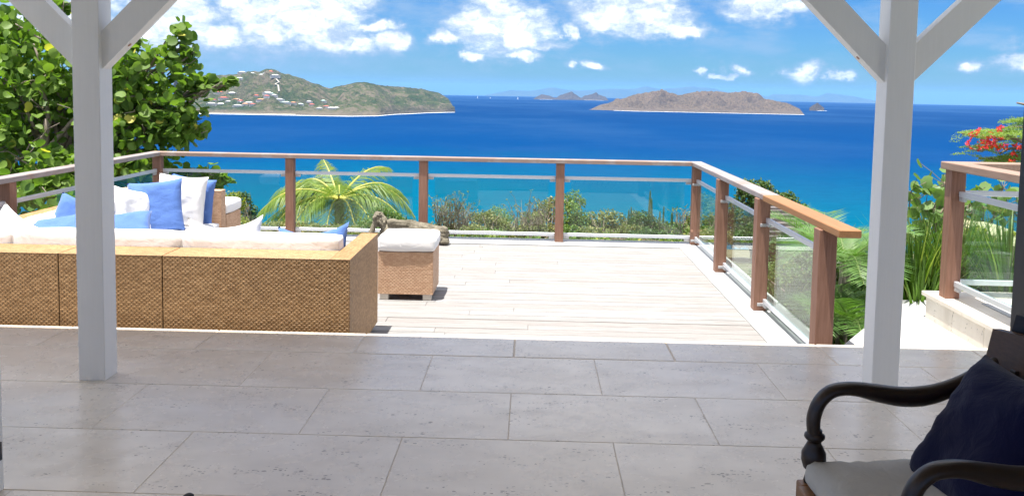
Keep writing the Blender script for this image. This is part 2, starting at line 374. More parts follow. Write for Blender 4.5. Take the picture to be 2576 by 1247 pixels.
def m_sea():
    m, t, bs = mat('sea_water'); out = t.n['Material Output']; co = worldco(t)
    Xc, Yc, Zc = t.xyz(co)
    # shallow turquoise water near our own shore and off the beaches, deep blue outside
    dist = t.vmath('LENGTH', t.comb(Xc, Yc, 0.0))
    big = t.noise(t.vmath('MULTIPLY', co, (0.001, 0.0006, 0.0)), 1.1, 4, 0.55)
    patch = t.noise(t.vmath('MULTIPLY', co, (0.001, 0.0008, 0.0)), 4.0, 5, 0.6)
    dd = t.math('MULTIPLY', dist, t.math('ADD', 0.75, t.math('MULTIPLY', patch, 0.5)))
    deep = t.mapr(dd, 520.0, 1600.0, 0.0, 1.0, True)
    c = t.mix(deep, (0.0, 0.088, 0.145), (0.0, 0.034, 0.130))
    c = t.mix(t.mapr(dd, 1300.0, 4200.0, 0.0, 0.75, True), c, (0.0, 0.021, 0.094))
    c = t.mix(t.mapr(big, 0.40, 0.66, 0.0, 0.55, True), c, (0.003, 0.038, 0.125))
    # fine lighter and darker mottling; the same noise drives the wave bump
    w1 = t.noise(t.vmath('MULTIPLY', co, (0.035, 0.10, 0.0)), 1.0, 6, 0.72)
    w2 = t.noise(t.vmath('MULTIPLY', co, (0.13, 0.36, 0.0)), 1.0, 5, 0.75)
    w1 = t.math('ADD', t.math('MULTIPLY', w1, 0.55), t.math('MULTIPLY', w2, 0.45))
    c = t.mix(t.mapr(w1, 0.38, 0.62, 0.0, 1.0), t.mix(1.0, c, (0.70, 0.80, 0.86), 'MULTIPLY'), t.mix(1.0, c, (1.2, 1.18, 1.12), 'MULTIPLY'))
    t.n.remove(bs); df = t.add('ShaderNodeBsdfDiffuse'); t.put(df.inputs[0], c); gl = t.add('ShaderNodeBsdfGlossy'); gl.inputs['Roughness'].default_value = 0.3; gl.inputs[0].default_value = (0.7, 0.85, 1, 1)
    b = t.add('ShaderNodeBump'); b.inputs['Strength'].default_value = 0.8; b.inputs['Distance'].default_value = 1.2
    t.put(b.inputs['Height'], w1); t.l.new(b.outputs[0], df.inputs['Normal']); t.l.new(b.outputs[0], gl.inputs['Normal'])
    mx = t.add('ShaderNodeMixShader'); t.put(mx.inputs[0], t.mapr(t.math('ADD', big, t.math('MULTIPLY', t.math('SUBTRACT', patch, 0.5), 0.25)), 0.42, 0.66, 0.0, 0.035, True))
    t.l.new(df.outputs[0], mx.inputs[1]); t.l.new(gl.outputs[0], mx.inputs[2]); t.l.new(mx.outputs[0], out.inputs[0]); return m
M['sea'] = m_sea()
M['foam'] = m_plain('surf_foam', (0.85, 0.88, 0.88), 0.9, 0.1)
M['sand'] = m_plain('pale_sand', (0.72, 0.66, 0.54), 0.9, 0.1)
M['roadm'] = m_plain('pale_road', (0.36, 0.33, 0.29), 0.9, 0.1)
def m_hill(name, g1, g2, rock, rockamt, nsc=1.0, cliff=(0.26, 0.21, 0.155), lowk=0.85):
    m, t, bs = mat(name); co = worldco(t); g = t.add('ShaderNodeNewGeometry')
    sc_ = t.vmath('MULTIPLY', co, (0.001*nsc,)*3)
    n1 = t.noise(sc_, 7, 6, 0.65); n2 = t.noise(sc_, 42, 6, 0.7); n3 = t.noise(sc_, 110, 3, 0.6)
    c = t.mix(t.mapr(n1, 0.36, 0.62), g1, g2)
    c = t.mix(t.mapr(n3, 0.48, 0.62, 0, 0.85), c, tuple(x*0.45 for x in g1))
    rk = t.mapr(t.math('ADD', t.math('MULTIPLY', n2, 0.7), t.math('MULTIPLY', n1, 0.45)), rockamt, rockamt+0.09)
    c = t.mix(t.math('MULTIPLY', rk, 0.85), c, t.mix(n3, tuple(x*0.7 for x in rock), tuple(x*1.15 for x in rock)))
    # bare cliffs above the waterline
    z = t.xyz(co)[2]; low = t.mapr(t.math('ADD', z, t.math('MULTIPLY', n2, 40.0)), -62.0, -74.0)
    steep = t.mapr(t.xyz(g.outputs['Normal'])[2], 0.92, 0.72)
    c = t.mix(t.math('MULTIPLY', t.math('MAXIMUM', low, t.math('MULTIPLY', steep, 0.45)), lowk), c, t.mix(n2, tuple(x*0.45 for x in cliff), cliff))
    t.put(bs.inputs['Base Color'], c); bs.inputs['Roughness'].default_value = 0.95; bs.inputs['Specular IOR Level'].default_value = 0.1
    bump(t, bs, n2, 0.9, 26.0); return m
M['headland'] = m_hill('headland_scrub', (0.039, 0.063, 0.022), (0.091, 0.106, 0.036), (0.188, 0.155, 0.110), 0.575)
M['islandm'] = m_hill('dry_island_rock', (0.133, 0.102, 0.069), (0.190, 0.145, 0.102), (0.121, 0.085, 0.064), 0.59, cliff=(0.201, 0.159, 0.122))
M['rockm'] = m_hill('dark_islet_rock', (0.076, 0.060, 0.043), (0.098, 0.079, 0.060), (0.043, 0.036, 0.033), 0.6, lowk=0.0)
M['farhill'] = m_hill('far_hill_scrub', (0.047, 0.070, 0.039), (0.078, 0.094, 0.047), (0.109, 0.101, 0.078), 0.66, 0.3, lowk=0.0)

# ------------------------------------------------------------------ SEA, LAND FAR AWAY
REARTH = 2.64e6; SEA0 = -98.4
def sea_z(x, y): return SEA0 - (x*x+y*y)/(2*REARTH)
def build_sea():
    mb = MB(); rr = [0.0]+[60*1.13**i for i in range(58)]; rr = [r for r in rr if r < 46000]+[46000]; n = 128
    vs = [(0, 0, SEA0)]
    for r in rr[1:]:
        for k in range(n): a = 2*pi*k/n; x, y = r*cos(a), r*sin(a); vs.append((x, y, sea_z(x, y)))
    fs = [(0, 1+k, 1+(k+1) % n) for k in range(n)]
    for i in range(len(rr)-2):
        a, b = 1+i*n, 1+(i+1)*n
        for k in range(n): fs.append((a+k, b+k, b+(k+1) % n, a+(k+1) % n))
    mb.add(vs, fs); struct(mb.build('sea', M['sea'], smooth=True))
build_sea()
def azi(x): return (x-1339)/2185.0          # lateral ratio X/Y
def interp(tab, x):
    if x <= tab[0][0]: return tab[0][1]
    for (a, b), (c, d) in zip(tab, tab[1:]):
        if x <= c:
            t = (x-a)/(c-a); t = t*t*(3-2*t)*0.5+t*0.5; return b+(d-b)*t
    return tab[-1][1]
# lateral ratio -> height of the ridge above the sea (m), shoreline distance (m)
def ridge_from(tab, Yr):
    out = []
    for x, y in tab:
        eye = 224+0.0177*(x-1339); z = 1.6-(y-eye)/2185*Yr; X = azi(x)*Yr
        out.append((azi(x), z-sea_z(X, Yr)))
    return out
def island(name, ridge, shore, depth, material, peak_t=0.5, nx=220, nt=56, rough=1.0, seed=0.0, extra=None, foam=True):
    a0, a1 = ridge[0][0], ridge[-1][0]; vs = []; fs = []; grid = []
    for i in range(nx+1):
        a = a0+(a1-a0)*i/nx; H = max(0.0, interp(ridge, a)); Ys = interp(shore, a)
        edge = min(1.0, min(i, nx-i)/(nx*0.05)); col = []
        for j in range(nt+1):
            tt = j/nt; Y = Ys+depth*edge*(tt-0.0) if True else Ys
            X = a*(Ys+depth*peak_t)*(1-0.0)+ (a*(Y-(Ys+depth*peak_t)))
            if tt <= peak_t: s = tt/peak_t; prof = 0.05*min(1, s*14)+0.95*(s**0.95) if s > 0 else 0
            else: s = (1-tt)/(1-peak_t); prof = s**0.8
            k = 1/260.0*(1000/ max(depth, 300))
            nn = noise.fractal(Vector((X*k*1.6+seed, Y*k*1.6, seed)), 0.8, 2.0, 8)
            rd = 1-abs(noise.noise(Vector((X*k*1.1+seed*2, Y*k*0.45, 3.1))))*1.6
            env = sin(pi*min(1, tt/peak_t))*1.3 if tt < peak_t else 0
            h = H*(prof+0.24*rough*nn*env+0.20*rough*(rd-0.6)*env)
            h += H*0.035*rough*noise.noise(Vector((X*k*14, Y*k*14, 1.7)))*min(1, tt*6)
            if extra: h += extra(a, tt, H)
            if j == 0: h = -3
            if i in (0, nx) or j == nt: h = -6
            z = sea_z(X, Y)+max(h, -6); vs.append((X, Y, z)); col.append((X, Y, z))
        grid.append(col)
    for i in range(nx):
        for j in range(nt): p = i*(nt+1)+j; fs.append((p, p+nt+1, p+nt+2, p+1))
    mb = MB(); mb.add(vs, fs); o = struct(mb.build(name, material, smooth=True))
    return o, grid
HR = [(430,197),(470,193),(519,189),(588,188),(625,179.5),(653,181),(672,172.5),(689,174),(708,184),(750,193.5),(792,210),(828,221.4),(862,214.4),(904,206.6),(926,207.4),(960,214.4),(1015,217.8),(1057,222.8),(1099,232.5),(1127,248),(1141,268),(1147,279)]
hr = ridge_from(HR, 3650)
hshore = [(azi(430), 2880), (azi(880), 2890), (azi(945), 2960), (azi(1010), 3220), (azi(1100), 3500), (azi(1147), 3620)]
def hextra(a, t, H):
    x = a*2185+1339; e = 0
    e += 26*exp(-((x-868)/17)**2-((t-0.30)/0.07)**2)          # rock outcrop
    s = (x-680)/190.0                                          # long green spur running down to the right
    if 0 < s < 1: e += 16*exp(-((t-(0.5-0.30*s))/0.07)**2)*(1-s*0.4)
    if x > 945: e += 20*exp(-((t-0.06)/0.05)**2)*min(1, (x-945)/60)
    return e
head_o, hgrid = island('headland', hr, hshore, 1150, M['headland'], 0.62, 300, 70, 1.0, 2.3, hextra)
IR = [(1481,276),(1521,262.6),(1562,250.4),(1602,236),(1659,227.3),(1708,239.5),(1752,230),(1797,229.3),(1826,234),(1862,230),(1903,234),(1919,248.4),(1972,258.6),(2004,270.7),(2020,285)]
ir = ridge_from(IR, 4650)
ishore = [(azi(1481), 4620), (azi(1600), 4420), (azi(2020), 4330)]
isl_o, igrid = island('dry_island', ir, ishore, 700, M['islandm'], 0.5, 260, 60, 1.5, 7.7)
RR = [(1338,253),(1350,243),(1363,237),(1380,240),(1398,246),(1412,238),(1428,233),(1438,229.5),(1446,236),(1462,246),(1472,240),(1488,237),(1499,231.5),(1506,238),(1522,243),(1532,253)]
island('rocky_islets', ridge_from(RR, 10300), [(azi(1338), 10150), (azi(1532), 10150)], 500, M['rockm'], 0.4, 120, 24, 0.7, 4.4)
island('small_rock', ridge_from([(2030,270),(2042,262),(2050,257),(2056,262),(2064,268),(2068,271)], 5650), [(azi(2030), 5600), (azi(2068), 5600)], 160, M['rockm'], 0.4, 40, 14, 0.9, 5.1)
FR = [(1200,246),(1229,238),(1260,231),(1286,226),(1330,228),(1391,219),(1425,225),(1460,227),(1541,222),(1590,223),(1623,216),(1660,222),(1700,220),(1736,216),(1785,221),(1830,231),(1882,231),(1915,240),(1925,243),(1939,236),(2000,237),(2049,242),(2073,233),(2130,240),(2179,250),(2200,256)]
island('distant_hills', ridge_from(FR, 31000), [(azi(1200), 30000), (azi(2200), 30000)], 2500, M['farhill'], 0.4, 260, 16, 0.5, 9.9)

def shore_strip(name, pts, w, material, dz=0.9):
    mb = MB(); vs = []; fs = []
    for i, (X, Y) in enumerate(pts):
        j = noise.noise(Vector((X*0.02, Y*0.02, 5)))*0.45+1
        for s, dzz in ((-w*j, 0), (w*0.6, 1.0)):
            d = Vector((X, Y)).normalized(); x, y = X+d.x*s, Y+d.y*s; vs.append((x, y, sea_z(x, y)+dz+dzz*0.6))
    for i in range(len(pts)-1): fs.append((2*i, 2*i+2, 2*i+3, 2*i+1))
    mb.add(vs, fs); o = mb.build(name, material); return o
def shore_pts(grid, i0, i1, j=0, step=1): return [(grid[i][j][0], grid[i][j][1]) for i in range(i0, i1+1, step)]
N1 = len(hgrid)-1
def gi(x): return max(0, min(N1, int(round((azi(x)-hr[0][0])/(hr[-1][0]-hr[0][0])*N1))))
struct(shore_strip('beach', shore_pts(hgrid, 0, gi(742), 1), 26, M['sand'], 3.2))
struct(shore_strip('surf', [(x, y-28) for x, y in shore_pts(hgrid, gi(500), N1, 0)], 9, M['foam'], 1.0))
struct(shore_strip('surf', [(x, y-6) for x, y in shore_pts(igrid, 30, len(igrid)-2, 0)], 7, M['foam'], 1.0))
struct(shore_strip('surf', [(azi(x)*5590, 5590) for x in range(2050, 2076, 2)], 8, M['foam'], 1.0))
struct(shore_strip('surf', [(azi(x)*10130, 10130) for x in range(1356, 1390, 3)], 14, M['foam'], 2.0))
struct(shore_strip('surf', [(azi(x)*10130, 10130) for x in range(1470, 1520, 3)], 14, M['foam'], 2.0))

# houses on the headland
def roof_mat(name, c): return m_plain(name, c, 0.8, 0.2, 0.4, 0.15)
ROOF = {'red': roof_mat('red_roof', (0.52, 0.13, 0.085)), 'white': roof_mat('white_roof', (0.60, 0.60, 0.58)), 'orange': roof_mat('orange_roof', (0.58, 0.27, 0.14)), 'green': roof_mat('pale_green_roof', (0.50, 0.66, 0.58))}
WALLH = m_plain('white_house_wall', (0.50, 0.47, 0.43), 0.8); WIN = m_plain('dark_window', (0.05, 0.06, 0.08), 0.3, 0.5)
def house_parts(L, W, Hh):
    w = MB(); w.box(-L/2, L/2, -W/2, W/2, -6, Hh)
    for s in (-1, 1): w.box(s*(L/2), s*(L/2)+s*L*0.28, -W*0.4, W*0.3, -6, Hh*0.8)
    r = MB(); e = 1.2; a = [(-L/2-e, -W/2-e, Hh), (L/2+e, -W/2-e, Hh), (L/2+e, W/2+e, Hh), (-L/2-e, W/2+e, Hh), (-L/2+W/2, 0, Hh+W*0.26), (L/2-W/2, 0, Hh+W*0.26)]
    r.add([Vector(p)+Vector((0, 0, 0.05)) for p in a], [(0, 1, 5, 4), (1, 2, 5), (2, 3, 4, 5), (3, 0, 4), (3, 2, 1, 0)])
    for s in (-1, 1):
        xa, xb = sorted((s*(L/2)+s*0.2, s*(L/2)+s*L*0.30)); r.box(xa, xb, -W*0.45, W*0.33, Hh*0.8+0.02, Hh*0.8+0.7)
    return w, r
hp = {k: [p.mesh(n, m) for p, n, m in zip(house_parts(*d), ('wall', 'roof'), (WALLH, None))] for k, d in (('s', (15, 9, 4.5)), ('l', (24, 11, 5.0)))}
HOUSES = [  # lateral place, slope fraction, size, roof colour
 (527,.10,'l','white'),(540,.15,'s','orange'),(533,.20,'s','red'),(553,.12,'l','white'),(560,.21,'l','red'),(548,.26,'l','red'),(572,.17,'s','white'),
 (580,.25,'l','white'),(585,.30,'s','red'),(600,.33,'l','green'),(596,.08,'l','white'),(603,.14,'s','red'),(590,.19,'s','orange'),(615,.09,'s','orange'),
 (624,.11,'l','white'),(632,.08,'s','red'),(643,.20,'s','red'),(655,.10,'l','orange'),(668,.09,'s','red'),(672,.17,'l','white'),(677,.13,'l','green'),
 (688,.11,'s','white'),(700,.10,'l','white'),(717,.10,'l','green'),(736,.12,'s','orange'),(783,.16,'s','red'),(776,.18,'s','white'),(820,.15,'s','red'),
 (833,.13,'l','white'),(846,.13,'s','white'),(660,.40,'l','red'),(668,.385,'l','white'),(677,.37,'l','red'),(684,.36,'l','white'),(655,.375,'s','white'),
 (698,.40,'s','white'),(691,.30,'l','white'),(812,.24,'s','green'),(608,.58,'l','white'),(634,.57,'s','white'),(570,.36,'s','orange'),(802,.12,'s','white'),(756,.13,'s','green')]
ORD = ['leftmost', 'second from the left', 'third from the left', 'fourth from the left', 'fifth from the left', 'sixth from the left', 'seventh from the left', 'eighth from the left', 'ninth from the left', 'tenth from the left'] + [q+' from the left' for q in ('eleventh', 'twelfth', 'thirteenth', 'fourteenth', 'fifteenth', 'sixteenth', 'seventeenth', 'eighteenth', 'nineteenth', 'twentieth', 'twenty-first', 'twenty-second')]
ROOFN = {'red': 'red', 'white': 'white', 'orange': 'orange', 'green': 'pale green'}; seen = {}
HOUSES.sort(key=lambda h: h[0])
for x, tt, sz, col in HOUSES:
    gx = hgrid[gi(x)][int(tt*70)]
    if tt < 0.345: tt = 0.015+tt*0.38
    elif tt < 0.5: tt *= 0.80
    seen[col] = seen.get(col, -1)+1
    t_ = thing('hillside_house', 'far headland house, '+ORD[seen[col]]+' of those with a '+ROOFN[col]+' roof', 'house', (gx[0], gx[1], gx[2]+0.5), (0, 0, RND.uniform(-0.5, 0.5)), 'houses scattered over the far headland, '+col+' roofs')
    for me, n in zip(hp[sz], ('wall', 'roof')):
        if n == 'roof': me2 = bpy.data.meshes.get('roof_'+col+sz) or me.copy(); me2.name = 'roof_'+col+sz; me2.materials.clear(); me2.materials.append(ROOF[col]); me = me2
        place(n, me, t_, scale=(1, 1, 1))
def road(pts, w):
    mb = MB(); vs = []; fs = []; P = []
    for (x, tt) in pts:
        g = hgrid[gi(x)]; j = tt*70; j0 = int(j); f = j-j0; a, b = Vector(g[j0]), Vector(g[min(70, j0+1)]); P.append(a.lerp(b, f)+Vector((0, 0, 5)))
    for i, p in enumerate(P): vs += [p+Vector((-w, -w*0.5, 0)), p+Vector((w, w*0.5, 0.5))]
    for i in range(len(P)-1): fs.append((2*i, 2*i+2, 2*i+3, 2*i+1))
    mb.add(vs, fs); struct(mb.build('hill_road', M['roadm']))
road([(693,.29),(699,.275),(694,.25),(690,.235),(697,.21),(701,.185)], 2.4)
road([(585,.19),(592,.17),(600,.15),(602,.11)], 1.3)

# sailboats
def sailboat(x, y, L):
    Yb = {0: 15000}.get(0); eye = 224+0.0177*(x-1339); tn = (y-eye)/2185
    Yb = (tn-sqrt(max(0, tn*tn-4*100/(2*REARTH))))/(2/(2*REARTH)); X = azi(x)*Yb
    t_ = thing('sailboat', '', 'sailboat', (X, Yb, sea_z(X, Yb)), (0, 0, 0), 'white sailboats near the horizon')
    h = MB(); h.add([(-L/2, 0, 3), (-L/3, -3, 3), (L/3, -3, 3), (L/2, 0, 3.5), (L/3, 3, 3), (-L/3, 3, 3), (-L/3, 0, -1), (L/3, 0, -1)], [(0, 1, 2, 3, 4, 5), (0, 6, 1), (1, 6, 7, 2), (2, 7, 3), (3, 7, 4), (4, 7, 6, 5), (5, 6, 0)])
    h.build('hull', M['foam'], t_); s_ = MB(); s_.add([(-L*0.3, 0.3, 6), (L*0.35, 0.3, 6), (0.5, 0.3, L*1.4), (-L*0.3, -0.3, 6), (L*0.35, -0.3, 6), (0.5, -0.3, L*1.4)], [(0, 1, 2), (5, 4, 3), (0, 3, 4, 1), (1, 4, 5, 2), (2, 5, 3, 0)])
    s_.build('sail', M['foam'], t_); return t_
sailboat(1202, 247.0, 18)['label'] = 'leftmost of the three tiny white sailboats near the horizon'
sailboat(1234, 248.0, 16)['label'] = 'middle of the three tiny white sailboats near the horizon'
sailboat(1303, 250.0, 22)['label'] = 'rightmost of the three tiny white sailboats, just left of the rocky islets'

# haze
def haze():
    mb = MB(); mb.box(-47000, 47000, -47000, 47000, -560, 192)
    m = bpy.data.materials.new('haze_air'); m.use_nodes = True; t = NT(m.node_tree); t.n.remove(t.n['Principled BSDF'])
    v = t.add('ShaderNodeVolumePrincipled'); v.inputs['Color'].default_value = (0.24, 0.52, 0.92, 1); v.inputs['Density'].default_value = HAZE; v.inputs['Anisotropy'].default_value = 0.0
    t.l.new(v.outputs[0], t.n['Material Output'].inputs['Volume'])
    o = mb.build('haze', m); o['kind'] = 'stuff'
HAZE = 3.0e-5
haze()

# ------------------------------------------------------------------ NEAR TERRAIN
def gz(x, y):
    z = -0.75
    if y > 11: z -= 0.1+(y-11)*0.11+max(0, y-17.5)*0.40+max(0, y-30)*0.1
    if y < 5.6: z = -0.95
    s = min(1, max(0, (y-9)/6)); z += 0.25*noise.fractal(Vector((x*0.25, y*0.25, 0)), 1, 2, 4)*s
    if x < -4.5: z -= 0.25*(-4.5-x)
    return max(z, -112)
def build_ground():
    xs = [-160+i*8 for i in range(14)]+[-50+i*1.5 for i in range(27)]+[-9.5+i*0.5 for i in range(49)]+[15.5+i*3 for i in range(10)]+[46+i*10 for i in range(14)]
    ys = [-30+i*5 for i in range(7)]+[5.5+i*0.5 for i in range(50)]+[31+i*3 for i in range(20)]+[92+i*12 for i in range(20)]
    xs = sorted(set(xs)); ys = sorted(set(ys)); vs = [(x, y, gz(x, y)) for y in ys for x in xs]; n = len(xs)
    fs = [(j*n+i, j*n+i+1, (j+1)*n+i+1, (j+1)*n+i) for j in range(len(ys)-1) for i in range(n-1)]
    mb = MB(); mb.add(vs, fs); struct(mb.build('hillside', M['soil'], smooth=True))
build_ground()

# ------------------------------------------------------------------ TERRACE FLOOR, DECK
def build_floor():
    b = MB(); b.box(-6.2, 4.6, -3.2, 5.50, -0.9, -0.002); fl = struct(b.build('terrace_floor', M['grout']))
    rows = [(5.09, 5.52, -0.08), (4.475, 5.085, -0.565), (3.862, 4.472, -0.08), (3.25, 3.86, 0.40), (2.64, 3.247, -0.08), (2.03, 2.637, 0.40), (1.42, 2.027, -0.08)]
    for y0, y1, off in rows:
        x = off-0.965*6
        while x < 4.5:
            x0, x1 = max(-6.2, x+0.0015), min(4.6, x+0.9635)
            if x1-x0 > 0.1:
                t_ = MB(); w, d = x1-x0, y1-y0-0.002
                t_.box(-w/2, w/2, -d/2, d/2, -0.015, 0.0, bev=0.002)
                if y1 > 5.5: t_ = MB(); t_.box(-w/2, w/2, -d/2, d/2, -0.04, 0.0, bev=0.006)
                t_.build('tile', M['tile'], fl, loc=((x0+x1)/2, (y0+y1)/2, RND.uniform(-0.0006, 0.0006)))
            x += 0.965
    b = MB(); b.box(-6.2, 4.6, -3.2, 1.415, -0.015, 0.0); b.build('inner_floor', M['tile'], fl)
    b = MB(); b.box(-4.9, 2.30, 5.503, 5.513, -0.75, -0.05); b.build('riser', M['white_stucco'], fl)
build_floor()
def build_deck():
    b = MB(); b.box(-4.86, 2.28, 5.52, 10.99, -0.72, -0.345); dk = struct(b.build('deck', M['black']))
    y = 5.53; w = 0.137; k = 0
    while y+w < 10.56:
        x = -4.42-RND.uniform(0, 1.6)
        while x < 1.83:
            L = RND.uniform(3.4, 5.2); x0, x1 = max(-4.42, x), min(1.836, x+L)
            if 1.836-x1 < 0.5: x1 = 1.836
            if x1-x0 > 0.2:
                p = MB(); p.box(-(x1-x0)/2+0.0006, (x1-x0)/2-0.0006, -w/2+0.0055, w/2-0.0055, -0.03, 0.0, bev=0.003)
                p.build('plank', M['plank'], dk, loc=((x0+x1)/2, y+w/2, -0.30+RND.uniform(-0.0015, 0.001)), rot=(0, 0, RND.uniform(-0.0004, 0.0004)))
            x = x1
            if x1 >= 1.83: break
        y += w+0.0005; k += 1
    e = MB(); e.box(1.845, 2.30, 5.53, 11.0, -0.70, -0.302, bev=0.004); e.build('kerb_strip', M['white_stucco'], dk)
    e = MB(); e.box(-4.88, 1.843, 10.57, 11.0, -0.70, -0.302, bev=0.004); e.build('kerb_strip', M['white_stucco'], dk)
    e = MB(); e.box(-4.88, -4.43, 5.53, 10.567, -0.70, -0.302, bev=0.004); e.build('kerb_strip', M['white_stucco'], dk)
build_deck()

# ------------------------------------------------------------------ RAILINGS
ZB = -0.302
def rpost(par, x, y, z0, z1, w=0.105, lab=None):
    b = MB(); b.box(-w/2, w/2, -w/2, w/2, 0, z1-z0, bev=0.004); return b.build('post', M['post_wood'], par, loc=(x, y, z0))
def run(par, p0, p1, zlo, zhi, side, th=0.03, clampoff=0.0):
    """bars and one glass pane between two post faces; p0,p1 = (x,y)"""
    p0, p1 = Vector((*p0, 0)), Vector((*p1, 0)); d = (p1-p0); L = d.length; ang = atan2(d.y, d.x); mid = (p0+p1)/2
    for z in (zlo, zhi):
        b = MB(); b.box(-L/2, L/2, -th/2, th/2, -0.02, 0.02, bev=0.003); b.build('bar', M['alu'], par, loc=(mid.x, mid.y, z), rot=(0, 0, ang))
        for s in (-1, 1):
            c = MB(); c.box(-0.035, 0.035, -0.012, 0.012, -0.016, 0.016, bev=0.003); c.box(-0.008, 0.008, -0.02, 0.02, -0.008, 0.008)
            q = mid+d.normalized()*(s*(L/2-0.036)); c.build('clamp', M['clamp'], par, loc=(q.x, q.y, z-0.036), rot=(0, 0, ang))
    g = MB(); Lg = L/2-0.085; g.box(-Lg, Lg, -0.005, 0.005, -(zhi-zlo)/2+0.021, (zhi-zlo)/2-0.021); g.build('glass_panel', M['glass'], par, loc=(mid.x, mid.y, (zlo+zhi)/2), rot=(0, 0, ang))
def clamp_plate(par, x, y, z):   # lug screwed to the face of the post
    c = MB(); c.box(-0.028, 0.028, -0.006, 0, -0.014, 0.014, bev=0.002); c.box(-0.016, -0.006, -0.009, -0.006, -0.005, 0.005); c.box(0.006, 0.014, -0.009, -0.006, -0.004, 0.004); c.build('clamp', M['clamp'], par, loc=(x, y, z))
HT, HB = 0.735, 0.685
# far run
far = thing('deck_railing', 'teak and glass railing along the far edge of the deck, facing the sea', 'railing', (0, 10.80, ZB))
def rel(o, root): o.location = Vector(o.location)-Vector(root.location)
FX = [-4.70, -3.02, -1.34, 0.37, 2.065]
for x in FX: rpost(far, x, 10.81, ZB, HB)
for a, b_ in zip(FX, FX[1:]): run(far, (a+0.056, 10.83), (b_-0.056, 10.83), -0.215, 0.50, 1)
h = MB(); h.box(-4.78, 1.992, 10.735, 10.885, HB, HT, bev=0.005); h.build('handrail', M['rail_far'], far)
for x in (FX[3],): pass
# right run
rt = thing('deck_railing', 'teak and glass railing on the right of the deck, near handrail of orange wood', 'railing', (2.05, 5.6, ZB))
RY = [10.81, 9.20, 7.60, 5.93]
for y in RY[1:]: rpost(rt, 2.035 if y > 6 else 2.025, y, ZB, HB, 0.122 if y < 6 else 0.115)
for a, b_ in zip(RY, RY[1:]):
    run(rt, (2.07, a-0.058), (2.07, b_+0.06), -0.215, 0.50, 1)
for y in RY[:3]:
    for z in (0.455, -0.245): clamp_plate(rt, 2.035, y-0.0575, z)
h = MB(); h.box(1.994, 2.135, 7.42, 10.885, HB, HT, bev=0.006); o = h.build('handrail', M['rail_grey'], rt); o['label'] = 'weathered grey far length of the handrail'
h = MB(); h.box(1.985, 2.13, 5.56, 7.417, HB-0.002, HT, bev=0.006); o = h.build('handrail', M['rail_new'], rt); o['label'] = 'orange freshly oiled near length of the handrail'
for x, y, z in ((2.02, 10.752, -0.12), (2.01, 5.868, -0.255)):
    p = MB(); p.tube([(0, 0, 0), (0, -0.002, 0)], 0.017, 14); p.build('wood_plug', M['plug'], rt, loc=(x, y, z))
# left run
lf = thing('deck_railing', 'teak and glass railing on the left side of the deck, behind the sofa', 'railing', (-4.7, 7.6, ZB))
LY = [10.81, 9.25, 7.66, 6.06]
for y in LY[1:]: rpost(lf, -4.70, y, ZB, HB)
for a, b_ in zip(LY, LY[1:]): run(lf, (-4.70, a-0.058), (-4.70, b_+0.058), -0.215, 0.50, 1)
h = MB(); h.box(-4.775, -4.635, 5.6, 10.733, HB, HT, bev=0.005); h.build('handrail', M['rail_grey'], lf)
for root in (far, rt, lf):
    for ch in list(root.children): ch.location = Vector(ch.location)-Vector(root.location)

# upper platform on the right: travertine ledge, white slab, railing
b = MB(); b.add([(x, y, z) for z in (-0.7, -0.10) for x, y in ((1.98, 5.53), (4.3, 5.53), (4.3, 7.24), (3.10, 7.22), (2.02, 5.66))], [(5,6,7,8,9), (0,1,6,5), (1,2,7,6), (2,3,8,7), (3,4,9,8), (4,0,5,9), (4,3,2,1,0)])
struct(b.build('white_landing', M['white_stucco']))
b = MB(); b.box(3.085, 4.5, 5.53, 6.66, -0.6, 0.062); pl = struct(b.build('stone_platform', M['grout']))
for (y0, y1) in ((5.53, 5.79), (5.793, 6.23), (6.233, 6.655)):
    q = MB(); q.box(0, 0.022, y0, y1, -0.30, 0.066, bev=0.002); q.build('stone_slab', M['stone_block'], pl, loc=(3.062, 0, 0))
q = MB(); 
for x0, x1 in ((3.085, 3.7), (3.703, 4.5)): q = MB(); q.box(x0, x1, 6.66, 6.68, -0.30, 0.066, bev=0.002); q.build('stone_slab', M['stone_block'], pl)
for x0, x1, y0, y1 in ((3.045, 3.62, 5.53, 6.08), (3.623, 4.5, 5.53, 6.08), (3.045, 3.62, 6.083, 6.70), (3.623, 4.5, 6.083, 6.70)):
    q = MB(); q.box(x0, x1, y0, y1, 0.068, 0.10, bev=0.003); q.build('stone_slab', M['stone_block'], pl)
b = MB(); b.box(3.30, 4.5, 5.6, 6.30, 0.10, 0.106); b.build('white_panel', M['white_stucco'], pl)
up = thing('platform_railing', 'teak and glass railing with a square corner, on the raised stone ledge at the right', 'railing', (3.15, 6.47, 0.10))
for x, y in ((3.155, 6.49), (3.155, 5.50), (4.45, 6.49)): rpost(up, x, y, 0.10, 1.06)
run(up, (3.17, 6.43), (3.17, 5.56), 0.215, 0.885, 1); run(up, (3.215, 6.50), (4.39, 6.50), 0.215, 0.885, 1)
h = MB(); h.box(3.075, 3.215, 5.3, 6.425, 1.06, 1.115, bev=0.005); h.build('handrail', M['rail_pink'], up)
h = MB(); h.box(3.075, 4.6, 6.428, 6.57, 1.06, 1.115, bev=0.005); h.build('handrail', M['rail_pink'], up)
for ch in list(up.children): ch.location = Vector(ch.location)-Vector(up.location)

